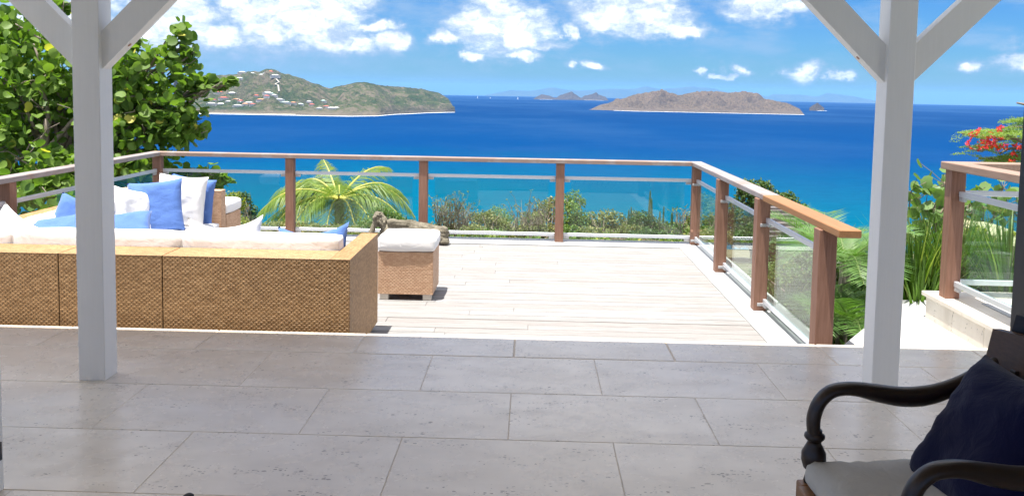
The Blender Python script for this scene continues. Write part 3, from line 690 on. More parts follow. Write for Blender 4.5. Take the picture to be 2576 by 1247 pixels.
# ------------------------------------------------------------------ VERANDAH POSTS + HOUSE
def vpost(x0, y0, label):
    w = 0.142; t_ = thing('verandah_post', label, 'post', (x0+w/2, y0+w/2, 0))
    b = MB(); b.box(-w/2, w/2, -w/2, w/2, 0, 2.62, bev=0.003); b.build('shaft', M['paint'], t_)
    for s in (-1, 1):
        z0, z1, ln = 1.665, 1.862, 0.80; th = 0.042
        b = MB(); xa = s*w/2
        prof = [(xa, z0), (xa, z1), (xa+s*(2.62-z1), 2.62), (xa+s*(2.62-z0), 2.62)]
        vs = [(x, y, z) for y in (-th+0.004, th+0.004) for x, z in prof]
        fs = [(0, 1, 2, 3), (7, 6, 5, 4), (0, 4, 5, 1), (1, 5, 6, 2), (2, 6, 7, 3), (3, 7, 4, 0)]
        if s > 0: fs = [f[::-1] for f in fs]
        b.add(vs, fs); br = b.build('brace', M['paint'], t_)
        if s*(1 if x0 < 0 else -1) > 0:
            p = MB(); q = Vector((xa+s*0.13, 0.0, z0+0.13)); d = Vector((s, 0, -1)).normalized()
            p.tube([q-d*0.004, q+d*0.0025], 0.011, 12); p.build('screw_plug', M['plug'], br)
    return t_
vpost(-2.402, 4.50, 'white timber verandah post with two diagonal braces, in front of the sofa and tree')
vpost(1.853, 4.60, 'white timber verandah post with two diagonal braces, behind the dark armchair')
def build_house():
    v = thing('villa', 'white villa with a covered verandah and a dark sliding door frame, around the viewer', 'house', (0, 0, 0))
    b = MB(); b.box(-7, 5.2, 4.53, 4.72, 2.623, 2.80); b.build('beam', M['paint'], v)
    b = MB(); b.box(-7, 5.2, 3.0, 4.965, 4.00, 4.12); b.build('roof', M['paint'], v)
    b = MB(); b.box(-7, 5.2, 3.0, 3.06, 3.302, 3.998); b.build('wall', M['white_stucco'], v)
    b = MB(); b.box(-7, 5.2, 4.968, 4.990, 3.93, 4.14); b.build('fascia', M['paint'], v)
    for i in range(20):
        x = -6.8+i*0.62; b = MB(); b.box(x, x+0.08, 3.3, 4.94, 3.86, 3.998); b.build('rafter', M['paint'], v)
    b = MB(); b.box(-3.4, 3.2, -3.2, 3.245, 3.20, 3.30); b.build('ceiling', M['darkwall'], v)
    for q in ((3.0, 3.2, -3.0, 3.06), (-3.2, -2.9, -3.2, -3.0), (2.2, 3.0, -3.2, -3.0), (-3.4, -3.2, -3.0, -2.4), (-3.4, -3.2, 2.6, 3.06)):  # unseen left and back walls left mostly open so more daylight enters
        b = MB(); b.box(*q, 0.002, 3.198); b.build('wall', M['darkwall'], v)
    for q in ((-3.4, -2.09, 3.07, 3.24, 0.002), (1.97, 3.2, 3.07, 3.24, 0.002), (-2.09, 1.97, 3.07, 3.24, 3.0)):
        b = MB(); b.box(*q, 3.198); b.build('wall', M['white_stucco'], v)
    b = MB(); b.box(1.812, 1.965, 3.06, 3.25, 0.002, 3.0, bev=0.004); o = b.build('door_frame', M['black_metal'], v); o['label'] = 'black sliding door frame'
    b = MB(); b.box(-2.087, -2.040, 3.065, 3.25, 0.002, 3.0, bev=0.003); o = b.build('door_frame', M['paint'], v); o['label'] = 'white door jamb'
    b = MB(); b.box(-2.041, -2.033, 3.20, 3.23, 0.13, 0.20); b.build('latch', M['black_metal'], v)
build_house()
b = MB(); b.tube([(0, 0, 0), (0, 0, 0.004), (0, 0, 0.006), (0, 0, 0.028), (0, 0, 0.034)], [0.026, 0.026, 0.018, 0.020, 0.012], 16)
tag(b.build('door_stop', M['black'], smooth=True, loc=(-1.285, 3.185, 0.0)), 'small black knob on the stone floor at the bottom edge, left of centre', 'door stop')

# ------------------------------------------------------------------ WOVEN FURNITURE
def weave(mb, o, u, v, W, H, pu=0.034, pv=0.0145, lift=0.0017):
    """staggered raised strands over the plane o + u*W + v*H"""
    o, u, v = Vector(o), Vector(u), Vector(v); n = u.cross(v).normalized()
    nu, nv = max(2, round(W/pu)), max(2, round(H/pv)); pu, pv = W/nu, H/nv
    for j in range(nv):
        off = 0.5*pu if j % 2 else 0.0
        for i in range(-1, nu+1):
            a, b_ = i*pu+off+pu*0.025, i*pu+off+pu*0.975
            a, b_ = max(0.0, a), min(W, b_)
            if b_-a < 0.006: continue
            c, d = j*pv+pv*0.03, j*pv+pv*0.97; e = min(0.0045, (b_-a)*0.3); lf_ = lift*(0.85+0.3*RND.random())
            q = [o+u*a+v*c, o+u*b_+v*c, o+u*b_+v*d, o+u*a+v*d]
            r = [o+u*(a+e)+v*(c+pv*0.12)+n*lf_, o+u*(b_-e)+v*(c+pv*0.12)+n*lf_, o+u*(b_-e)+v*(d-pv*0.12)+n*lf_, o+u*(a+e)+v*(d-pv*0.12)+n*lf_]
            mb.add(q+r, [(4,5,6,7), (0,1,5,4), (1,2,6,5), (2,3,7,6), (3,0,4,7)])
def wbox(core, st, x0, x1, y0, y1, z0, z1, faces, pu=0.034, pv=0.0145):
    core.box(x0+.003, x1-.003, y0+.003, y1-.003, z0+.002, z1-.003)
    if 'f' in faces: weave(st, (x0, y0+.003, z0), (1,0,0), (0,0,1), x1-x0, z1-z0, pu, pv)
    if 'b' in faces: weave(st, (x1, y1-.003, z0), (-1,0,0), (0,0,1), x1-x0, z1-z0, pu*1.5, pv*1.5)
    if 'r' in faces: weave(st, (x1-.003, y0, z0), (0,1,0), (0,0,1), y1-y0, z1-z0, pu, pv)
    if 'l' in faces: weave(st, (x0+.003, y1, z0), (0,-1,0), (0,0,1), y1-y0, z1-z0, pu, pv)
    if 't' in faces: weave(st, (x0, y0, z1-.003), (1,0,0), (0,1,0), x1-x0, y1-y0, pu, pv)
    if 'T' in faces: weave(st, (x1, y0, z1-.003), (0,1,0), (-1,0,0), y1-y0, x1-x0, pu, pv)
def frame_parts(par, boxes, pale=False, extra=()):
    core, st = MB(), MB()
    for e in extra: weave(st, *e)
    for bx in boxes: wbox(core, st, *bx)
    m1, m2 = ('rattan_core_pale', 'rattan_pale') if pale else ('rattan_core', 'rattan')
    fr = core.build('frame', M[m1], par); o = st.build('woven_strand', M[m2], fr); o['kind'] = 'stuff'
    return fr
def soft_box(sx, sy, sz, seed=0, puff=0.012, rad=0.03, n=14):
    bm = bmesh.new(); bmesh.ops.create_cube(bm, size=1)
    bmesh.ops.subdivide_edges(bm, edges=bm.edges[:], cuts=n, use_grid_fill=True)
    for v in bm.verts:
        p = Vector((v.co.x*sx, v.co.y*sy, v.co.z*sz)); h = Vector((sx/2, sy/2, sz/2))
        r = min(rad, sz*0.45, sx*0.45, sy*0.45)
        q = Vector([max(-h[i]+r, min(h[i]-r, p[i])) for i in range(3)]); d = p-q
        if d.length > 1e-6: p = q+d.normalized()*r
        nx, ny, nz = p.x/h.x, p.y/h.y, p.z/h.z
        if abs(v.co.z) > 0.49: p.z += math.copysign(puff*(1-nx**4)*(1-ny**4), v.co.z)
        if abs(v.co.y) > 0.49: p.y += math.copysign(puff*0.5*(1-nx**4)*(1-nz**2), v.co.y)
        if abs(v.co.x) > 0.49: p.x += math.copysign(puff*0.5*(1-ny**4)*(1-nz**2), v.co.x)
        w = noise.noise_vector(Vector((p.x*7+seed, p.y*7, p.z*9)))*0.005+noise.noise_vector(Vector((p.x*24, p.y*24+seed, p.z*24)))*0.0018
        v.co = p+w
    me = bpy.data.meshes.new('cushion'); bm.to_mesh(me); bm.free()
    me.polygons.foreach_set('use_smooth', [True]*len(me.polygons)); return me
def cushion(name, par, x0, x1, y0, y1, z0, z1, material, seed=0, puff=0.012, rad=0.03):
    me = soft_box(x1-x0, y1-y0, z1-z0, seed, puff, rad); me.materials.append(material)
    return place(name, me, par, loc=((x0+x1)/2, (y0+y1)/2, (z0+z1)/2))
def pillow_mesh(w, h, t, seed=0, n=22, dent=0.0):
    vs = []; fs = []
    for side in (0, 1):
        for i in range(n+1):
            for j in range(n+1):
                u, v = 2*i/n-1, 2*j/n-1
                pin = 1-0.09*(1-abs(v)**2.0)*abs(u)**3; pin2 = 1-0.09*(1-abs(u)**2.0)*abs(v)**3
                x, z = u*w/2*pin, v*h/2*pin2
                th = t/2*((1-u**4)**0.55)*((1-v**4)**0.55) if max(abs(u), abs(v)) < 1 else 0
                th *= 1+0.18*noise.noise(Vector((u*1.6+seed, v*1.6, seed)))
                wr = 0.007*noise.noise(Vector((u*3.2+v*2, v*6+seed, 2)))+0.004*noise.noise(Vector((u*9+seed, v*5, 7)))
                y = (-1 if side == 0 else 1)*(th+(wr if th > 0 else 0))
                z -= dent*(1-u*u)*max(0, v)**2
                y += 0.012*noise.noise(Vector((u+seed*3, v, 0.5)))
                vs.append((x, y, z))
    N = (n+1)*(n+1)
    for i in range(n):
        for j in range(n):
            a = i*(n+1)+j; fs.append((a, a+n+1, a+n+2, a+1)); fs.append((N+a, N+a+1, N+a+n+2, N+a+n+1))
    bm = bmesh.new(); bv = [bm.verts.new(v) for v in vs]
    for f in fs: bm.faces.new([bv[k] for k in f])
    bmesh.ops.remove_doubles(bm, verts=bm.verts, dist=1e-5); bmesh.ops.recalc_face_normals(bm, faces=bm.faces)
    me = bpy.data.meshes.new('pillow'); bm.to_mesh(me); bm.free(); me.polygons.foreach_set('use_smooth', [True]*len(me.polygons)); return me
def pillow(label, material, loc, rot, size=(0.5, 0.5), t=0.17, seed=0, dent=0.0, name='pillow'):
    me = pillow_mesh(size[0], size[1], t, seed, dent=dent); me.materials.append(material)
    o = place(name, me, None, loc=loc, rot=[radians(a) for a in rot]); return tag(o, label, 'pillow')
FB, FT = -0.245, 0.46        # bottom / top of the woven frames
def feet(par, pts, h=0.05, w=0.045):
    for x, y in pts:
        b = MB(); b.box(x-w, x+w, y-w, y+w, ZB+0.005, FB, bev=0.003); b.build('foot', M['foot'], par)
BY0, BY1 = 5.63, 5.93
def localise(root):
    for ch in root.children: ch.location = Vector(ch.location)-Vector(root.location)
# three modules with their backs to the viewer
a = thing('sofa_section', 'woven rattan sofa section with an arm at its right end, nearest the deck ottoman', 'sofa', (-1.8, 6.2, -0.3))
frame_parts(a, [(-2.427, -1.313, BY0, BY1, FB, FT, 't'), (-1.313, -1.18, BY0, 6.69, FB, FT, 'rTl'), (-2.427, -1.316, BY1+.001, 6.67, FB, 0.02, 'b')], extra=[((-2.427, BY0+.003, FB), (1, 0, 0), (0, 0, 1), 1.247, FT-FB)])
cushion('seat_cushion', a, -2.42, -1.33, 5.95, 6.72, 0.022, 0.15, M['cush'], 1); cushion('back_cushion', a, -2.42, -1.325, 5.94, 6.12, 0.155, 0.545, M['cush'], 2, 0.01, 0.022)
feet(a, [(-1.28, 6.6), (-2.3, 6.6), (-1.28, 5.72), (-2.3, 5.72)])
localise(a)
a = thing('sofa_section', 'middle rattan sofa section of the row, partly behind the white post', 'sofa', (-2.8, 6.2, -0.3))
frame_parts(a, [(-3.125, -2.433, BY0, BY1, FB, FT, 'ftb'), (-3.125, -2.433, BY1+.001, 6.67, FB, 0.02, 'b')])
cushion('seat_cushion', a, -3.12, -2.44, 5.95, 6.72, 0.022, 0.15, M['cush'], 3); cushion('back_cushion', a, -3.62, -2.432, 5.94, 6.12, 0.155, 0.545, M['cush'], 4, 0.01, 0.022)
feet(a, [(-2.5, 6.6), (-3.05, 6.6)]); localise(a)
a = thing('sofa_section', 'corner section of the rattan sofa at the left edge of the photo', 'sofa', (-3.7, 6.2, -0.3))
frame_parts(a, [(-4.33, -3.131, BY0, BY1, FB, FT, 'ft'), (-4.33, -4.05, BY1+.001, 6.70, FB, FT, 'Tr'), (-4.048, -3.131, BY1+.001, 6.70, FB, 0.02, '')])
cushion('seat_cushion', a, -4.04, -3.13, 5.95, 6.72, 0.022, 0.15, M['cush'], 5); cushion('back_cushion', a, -4.045, -3.87, 6.13, 6.73, 0.155, 0.50, M['cush'], 6, 0.01, 0.022)
cushion('back_cushion', a, -4.045, -3.63, 5.94, 6.12, 0.155, 0.54, M['cush'], 16, 0.01, 0.022)
feet(a, [(-4.25, 6.6), (-4.25, 5.72)]); localise(a)
# two modules down the left side
a = thing('sofa_section', 'rattan sofa section along the left railing, its back to the tree', 'sofa', (-3.8, 7.3, -0.3))
frame_parts(a, [(-4.33, -4.05, 6.706, 7.85, FB, FT, 'Tr'), (-4.048, -3.27, 6.706, 7.85, FB, 0.02, 'r')])
cushion('seat_cushion', a, -4.04, -3.25, 6.75, 7.85, 0.022, 0.15, M['cush'], 7); cushion('back_cushion', a, -4.045, -3.87, 6.76, 7.84, 0.155, 0.50, M['cush'], 8, 0.01, 0.022)
feet(a, [(-3.35, 6.8), (-3.35, 7.75)]); localise(a)
a = thing('sofa_section', 'far rattan sofa section ending in an arm panel, with large pillows leaning on it', 'sofa', (-3.8, 8.5, -0.3))
frame_parts(a, [(-4.33, -4.05, 7.856, 8.985, FB, FT, 'Tr'), (-4.048, -3.27, 7.856, 8.985, FB, 0.02, 'r'), (-4.33, -3.245, 8.99, 9.13, FB, FT+0.02, 'ftr')], True)
cushion('seat_cushion', a, -4.04, -3.25, 7.86, 8.97, 0.022, 0.15, M['cush'], 9); cushion('back_cushion', a, -4.045, -3.87, 7.86, 8.96, 0.155, 0.50, M['cush'], 10, 0.01, 0.022)
feet(a, [(-3.35, 7.95), (-3.35, 9.05)]); localise(a)
# ottomans
def ottoman(x0, x1, y0, y1, zt, ct, label, seed):
    a = thing('ottoman', label, 'ottoman', ((x0+x1)/2, (y0+y1)/2, -0.3))
    frame_parts(a, [(x0, x1, y0, y1, FB, zt, 'frt')], True)
    cushion('seat_cushion', a, x0-0.012, x1+0.012, y0-0.012, y1+0.012, zt+0.004, ct, M['cush'], seed, 0.012, 0.035)
    z = MB(); z.box(x0+0.03, x0+0.20, y0-0.019, y0-0.014, zt+0.052, zt+0.057); z.box(x0+0.20, x0+0.212, y0-0.022, y0-0.014, zt+0.048, zt+0.060); z.build('zip', M['cush'], a)
    for x, y in ((x0+0.055, y0+0.05), (x1-0.055, y0+0.05), (x0+0.055, y1-0.05), (x1-0.055, y1-0.05)):
        b = MB(); b.box(x-0.038, x+0.038, y-0.038, y+0.038, ZB+0.006, FB, bev=0.002); b.box(x-0.037, x+0.037, y-0.037, y+0.037, ZB-0.001, ZB+0.005); b.build('foot', [M['foot']], a)
    localise(a); return a
ottoman(-1.345, -0.850, 7.61, 8.10, 0.135, 0.265, 'square rattan ottoman with white cushion, in front of the reclining stone figure', 21)
ottoman(-3.79, -3.25, 9.16, 9.62, 0.20, 0.33, 'rattan ottoman with a white cushion, behind the far sofa arm near the palm', 22)
# pillows
pillow('large blue pillow leaning in front of the white one, right beside the white post', M['pil_blue'], (-3.66, 8.36, 0.385), (-14, -6, 10), (0.53, 0.53), 0.17, 1)
pillow('large white pillow between two blue pillows, leaning at the far end of the sofa', M['pil_white'], (-3.55, 8.70, 0.40), (-8, 3, -6), (0.54, 0.54), 0.18, 2)
pillow('blue pillow standing behind the large white one, against the far sofa arm', M['pil_blue'], (-3.52, 8.90, 0.385), (-2, 6, -10), (0.52, 0.50), 0.14, 3)
pillow('white pillow half hidden behind the large blue pillow, against the left sofa back', M['pil_white'], (-3.80, 8.15, 0.36), (-12, 14, 70), (0.48, 0.46), 0.17, 4)
pillow('blue pillow lying low, its corner tucked before the large blue pillow', M['pil_blue'], (-3.62, 7.62, 0.27), (-52, -8, 18), (0.46, 0.42), 0.15, 5)
pillow('white pillow with pointed corners showing above the sofa back, right of the large pillows', M['pil_white'], (-2.25, 6.30, 0.40), (-16, -3, 2), (0.56, 0.46), 0.16, 6, 0.075)
pillow('blue pillow at the right end of the near sofa, one corner raised by the arm', M['pil_blue'], (-1.60, 6.31, 0.35), (-18, -5, -4), (0.55, 0.47), 0.16, 7, 0.06)
pillow('crumpled white pillow at the left edge of the photo', M['pil_white'], (-3.86, 6.34, 0.40), (-20, 38, 30), (0.42, 0.42), 0.18, 8, 0.02)
pillow('blue pillow lying along the sofa, in front of the peaked blue one', M['pil_blue'], (-3.64, 6.62, 0.40), (-58, -10, 12), (0.52, 0.46), 0.17, 9, 0.03)
pillow('blue pillow with a peaked corner, left of the white post', M['pil_blue'], (-3.74, 7.05, 0.42), (-28, 24, 20), (0.44, 0.42), 0.16, 10)

# ------------------------------------------------------------------ RECLINING STATUE
def statue():
    mb = MB()
    def cap(p, q, r0, r1, n=7):
        for i in range(n+1): t = i/n; r = r0+(r1-r0)*t; P = Vector(p).lerp(Vector(q), t); mb.ell(P, (r, r, r), 12, 8)
    # local x along the body, head at x = 0.16, feet at x = 0.98; z up from the deck; it faces the viewer (-y)
    mb.ell((0.42, 0.02, 0.165), (0.17, 0.085, 0.125)); mb.ell((0.33, 0.015, 0.20), (0.085, 0.08, 0.105)); mb.ell((0.54, 0.02, 0.17), (0.16, 0.085, 0.125))
    cap((0.55, 0.02, 0.165), (0.92, 0.02, 0.13), 0.122, 0.085, 12); cap((0.60, -0.02, 0.09), (0.90, -0.01, 0.075), 0.085, 0.070, 9)
    mb.ell((0.93, 0.01, 0.12), (0.055, 0.075, 0.115)); mb.ell((0.95, -0.01, 0.045), (0.06, 0.09, 0.05)); mb.ell((0.955, 0.0, 0.17), (0.035, 0.06, 0.05))
    # arm resting along the upper side
    cap((0.31, -0.035, 0.265), (0.50, -0.045, 0.235), 0.048, 0.042, 8); cap((0.50, -0.045, 0.235), (0.72, -0.035, 0.20), 0.040, 0.028, 9); mb.ell((0.75, -0.04, 0.19), (0.05, 0.03, 0.022))
    # chest and supporting arm with the hand under the cheek
    mb.ell((0.27, 0.0, 0.13), (0.10, 0.085, 0.11)); cap((0.25, -0.01, 0.10), (0.055, -0.01, 0.045), 0.055, 0.045, 8); cap((0.05, -0.01, 0.05), (0.10, 0.0, 0.215), 0.045, 0.032, 8)
    mb.ell((0.115, 0.0, 0.245), (0.035, 0.03, 0.05))
    cap((0.25, 0.0, 0.17), (0.205, 0.0, 0.215), 0.052, 0.046, 4)
    R_ = Euler((0, radians(-28), 0)).to_matrix().to_4x4(); hc = Vector((0.185, -0.01, 0.275))
    def H(x, y, z, r, seg=10): mb.ell(hc+(R_ @ Vector((x, y, z))), r, seg, 7, M=R_.to_3x3())
    H(0, 0, 0, (0.066, 0.07, 0.083)); H(0, -0.02, -0.04, (0.05, 0.052, 0.05)); H(0, 0.01, 0.045, (0.07, 0.072, 0.055)); H(0, 0.0, 0.095, (0.038, 0.038, 0.035))
    H(0, -0.075, -0.012, (0.011, 0.016, 0.028)); H(0, -0.072, -0.03, (0.015, 0.012, 0.010))
    for s in (-1, 1): H(s*0.027, -0.062, 0.022, (0.022, 0.010, 0.006)); H(s*0.027, -0.062, 0.002, (0.017, 0.009, 0.008)); H(s*0.07, 0.0, -0.01, (0.010, 0.02, 0.045)); H(s*0.034, -0.045, -0.03, (0.02, 0.02, 0.022))
    H(0, -0.068, -0.052, (0.020, 0.010, 0.006)); H(0, -0.064, -0.062, (0.015, 0.010, 0.006)); H(0, -0.055, -0.082, (0.017, 0.014, 0.012))
    random.seed(3)
    for k in range(90):        # snail curls
        a = random.uniform(0, 2*pi); b_ = random.uniform(0.05, 1.25); x, y, z = 0.072*sin(b_)*cos(a), 0.074*sin(b_)*sin(a), 0.045+0.062*cos(b_)
        if y < -0.05 and z < 0.06: continue
        H(x, y, z, (0.010, 0.010, 0.010), 6)
    o = mb.build('reclining_statue', M['statue']); 
    md = o.modifiers.new('r', 'REMESH'); md.mode = 'VOXEL'; md.voxel_size = 0.0052; md.use_smooth_shade = True
    dg = bpy.context.evaluated_depsgraph_get(); me = bpy.data.meshes.new_from_object(o.evaluated_get(dg)); o.modifiers.clear(); old = o.data; o.data = me; bpy.data.meshes.remove(old)
    bm = bmesh.new(); bm.from_mesh(me); bmesh.ops.smooth_vert(bm, verts=bm.verts, factor=0.5, use_axis_x=True, use_axis_y=True, use_axis_z=True)
    for v in bm.verts:
        p = v.co; amp = 0.0035 if p.x > 0.27 else 0.001
        fold = 0.0022*sin(p.z*150+p.x*26+3*sin(p.x*9)) if p.x > 0.33 else 0
        v.co += v.normal*(amp*noise.fractal(p*26, 1, 2, 4)+fold)
        if v.co.z < 0.0: v.co.z = 0.0
    bm.to_mesh(me); bm.free(); me.polygons.foreach_set('use_smooth', [True]*len(me.polygons)); me.materials.clear(); me.materials.append(M['statue'])
    o.location = (-1.995, 10.42, -0.302); o.scale = (1.02, 1, 1.0)
    tag(o, 'weathered stone figure of a reclining Buddha, head on hand, behind the ottoman', 'statue')
statue()

# ------------------------------------------------------------------ ARMCHAIR in the foreground
def armchair():
    ang = radians(5); t_ = thing('armchair', 'dark wooden armchair with curved arms and grey seat cushion, at the bottom right', 'armchair', (0.875, 2.60, 0), (0, 0, ang))
    # local +x towards the back, -y towards the viewer
    def arm(y, dx=0, flare=0):
        P = [(0.012,.545),(0.004,.58),(0.003,.62),(0.018,.665),(0.05,.697),(0.09,.707),(0.14,.705),(0.20,.693),(0.27,.682),(0.34,.683),(0.41,.70),(0.48,.732),(0.55,.775),(0.60,.80)]
        R = [(.024,.020),(.024,.020),(.024,.021),(.025,.020),(.027,.019),(.029,.019),(.030,.022),(.031,.027),(.031,.030),(.030,.031),(.028,.027),(.025,.022),(.022,.020),(.02,.02)]
        mb = MB(); pts = [Vector((x+dx, y, z)) for x, z in P]
        fine = []; fr = []
        for i in range(len(pts)-1):
            for k in range(4):
                s = k/4; p0, p1, p2, p3 = pts[max(0, i-1)], pts[i], pts[i+1], pts[min(len(pts)-1, i+2)]
                fine.append(0.5*((2*p1)+(p2-p0)*s+(2*p0-5*p1+4*p2-p3)*s*s+(3*p1-p0-3*p2+p3)*s**3)); fr.append((R[i][0]+(R[i+1][0]-R[i][0])*s, R[i][1]+(R[i+1][1]-R[i][1])*s))
        mb.tube(fine, fr, 14); return mb.build('arm', M['darkwood'], t_, smooth=True)
    W = 0.56
    arm(0.0); arm(-W)
    for y in (0.0, -W):     # turned front posts under the arms, running on into legs
        mb = MB(); zr = [(0.0,.017),(.05,.022),(.12,.026),(.20,.022),(.30,.028),(.385,.030),(.40,.030),(.405,.022),(.42,.028),(.435,.024),(.45,.018),(.462,.030),(.485,.037),(.51,.036),(.53,.026),(.545,.018),(.55,.026),(.557,.031),(.566,.030),(.572,.022),(.58,.022)]
        mb.tube([(0.008, y, z) for z, r in zr], [r for z, r in zr], 16); mb.build('front_leg', M['darkwood'], t_, smooth=True)
    for y in (0.0, -W):
        mb = MB(); mb.tube([(0.62, y, 0.0), (0.575, y, 0.22), (0.555, y, 0.42), (0.60, y, 0.70), (0.655, y, 0.93)], [(.022,.03)]*5, 4); mb.build('back_leg', M['darkwood'], t_)
    mb = MB(); mb.box(-0.035, 0.60, -0.022, 0.022, 0.33, 0.415, bev=0.004); mb.box(-0.035, 0.60, -W-0.022, -W+0.022, 0.33, 0.415, bev=0.004); mb.box(-0.05, -0.005, -W+0.022, -0.022, 0.33, 0.415, bev=0.004); mb.box(0.54, 0.58, -W+0.022, -0.022, 0.33, 0.415, bev=0.004)
    mb.box(-0.03, 0.57, -W+0.01, -0.01, 0.40, 0.41); mb.build('seat_frame', M['brownwood'], t_)
    # curved crest rail and back slats
    crest = []
    for i in range(13):
        s = i/12; y = 0.03-(W+0.06)*s; x = 0.555+0.05*sin(pi*s); crest.append((x, y, 0.83+0.012*sin(pi*s)))
    mb = MB(); N = len(crest); vs = []
    for x, y, z in crest: vs += [(x-.01, y, z-0.085), (x+0.016, y, z-0.085), (x+0.045, y, z+0.055), (x+0.018, y, z+0.055)]
    fs = []
    for i in range(N-1):
        a, b_ = 4*i, 4*i+4
        for k in range(4): fs.append((a+k, a+(k+1) % 4, b_+(k+1) % 4, b_+k))
    fs += [(3, 2, 1, 0), (4*N-4, 4*N-3, 4*N-2, 4*N-1)]; mb.add(vs, fs); mb.build('crest_rail', M['crestwood'], t_)
    for k in range(5):
        y = -0.08-k*0.10; mb = MB(); mb.box(0.57, 0.59, y-0.014, y+0.014, 0.42, 0.79, bev=0.003); mb.build('back_slat', M['darkwood'], t_)
    me = soft_box(0.57, W-0.01, 0.075, 31, 0.014, 0.03, 20)
    for v in me.vertices:   # soft creases near the front corner
        p = v.co
        if p.z > 0: p.z += 0.0035*sin(p.x*95+p.y*30+2*sin(p.y*14))*exp(-((p.x+0.16)/0.14)**2)
    me.materials.append(M['seatcloth']); place('seat_cushion', me, t_, loc=(0.255, -W/2, 0.452))
armchair()
pillow('dark navy pillow leaning in the armchair at the bottom right', M['navy'], (1.30, 2.36, 0.640), (33, 0, 98), (0.46, 0.44), 0.17, 12)

# ------------------------------------------------------------------ VEGETATION
def leaf_disc(r, fold=0.25, n=8):
    """round leathery leaf with a notch at the stalk and a fold along the midrib"""
    vs = [(0, -r*0.85, 0), (0, 0, -r*0.06), (0, r*0.95, -r*0.02)]
    for s in (-1, 1):
        for a in (-55, -15, 25, 62): vs.append((s*r*cos(radians(a))*1.02, r*sin(radians(a)) if a > -50 else -r*0.93, r*fold*abs(cos(radians(a)))))
    fs = [(0, 3, 4, 1), (1, 4, 5), (1, 5, 6, 2), (0, 1, 8, 7), (1, 9, 8), (1, 2, 10, 9)]
    return vs, fs
def leaf_blade(L, w):
    return [(0, 0, 0), (w/2, L*0.4, w*0.2), (0, L, -w*0.1), (-w/2, L*0.4, w*0.2)], [(0, 1, 2), (0, 2, 3)]
def leaf_oval(L, w):
    return [(0, 0, 0), (w/2, L*0.4, w*0.2), (w*0.32, L*0.82, 0.1*w), (0, L, -w*0.1), (-w*0.32, L*0.82, 0.1*w), (-w/2, L*0.4, w*0.2)], [(0, 1, 2, 3), (0, 3, 4, 5)]
def rotm(rng, up=0.5):
    n = Vector((rng.gauss(0, 1), rng.gauss(0, 1), rng.gauss(0, 1)+up*2)).normalized()
    q = n.to_track_quat('Z', 'Y'); return q.to_matrix() @ Euler((0, 0, rng.uniform(0, 2*pi))).to_matrix()
def branch_to(mb, rng, p, q, r0, r1, seg=5, wob=0.08):
    p, q = Vector(p), Vector(q); L = (q-p).length
    pts = [p.lerp(q, i/seg)+Vector((rng.uniform(-1, 1), rng.uniform(-1, 1), rng.uniform(-1, 1)+(1-abs(2*i/seg-1))*0.5))*L*wob*(0 if i in (0, seg) else 1) for i in range(seg+1)]
    mb.tube(pts, [r0+(r1-r0)*i/seg for i in range(seg+1)], 6); return pts

def vx(x, y, Y):      # photo place (2576 wide) -> point at depth Y
    eye = 224+0.0177*(x-1339); return Vector(((x-1339)/2185*Y, Y, 1.6-(y-eye)/2185*Y))

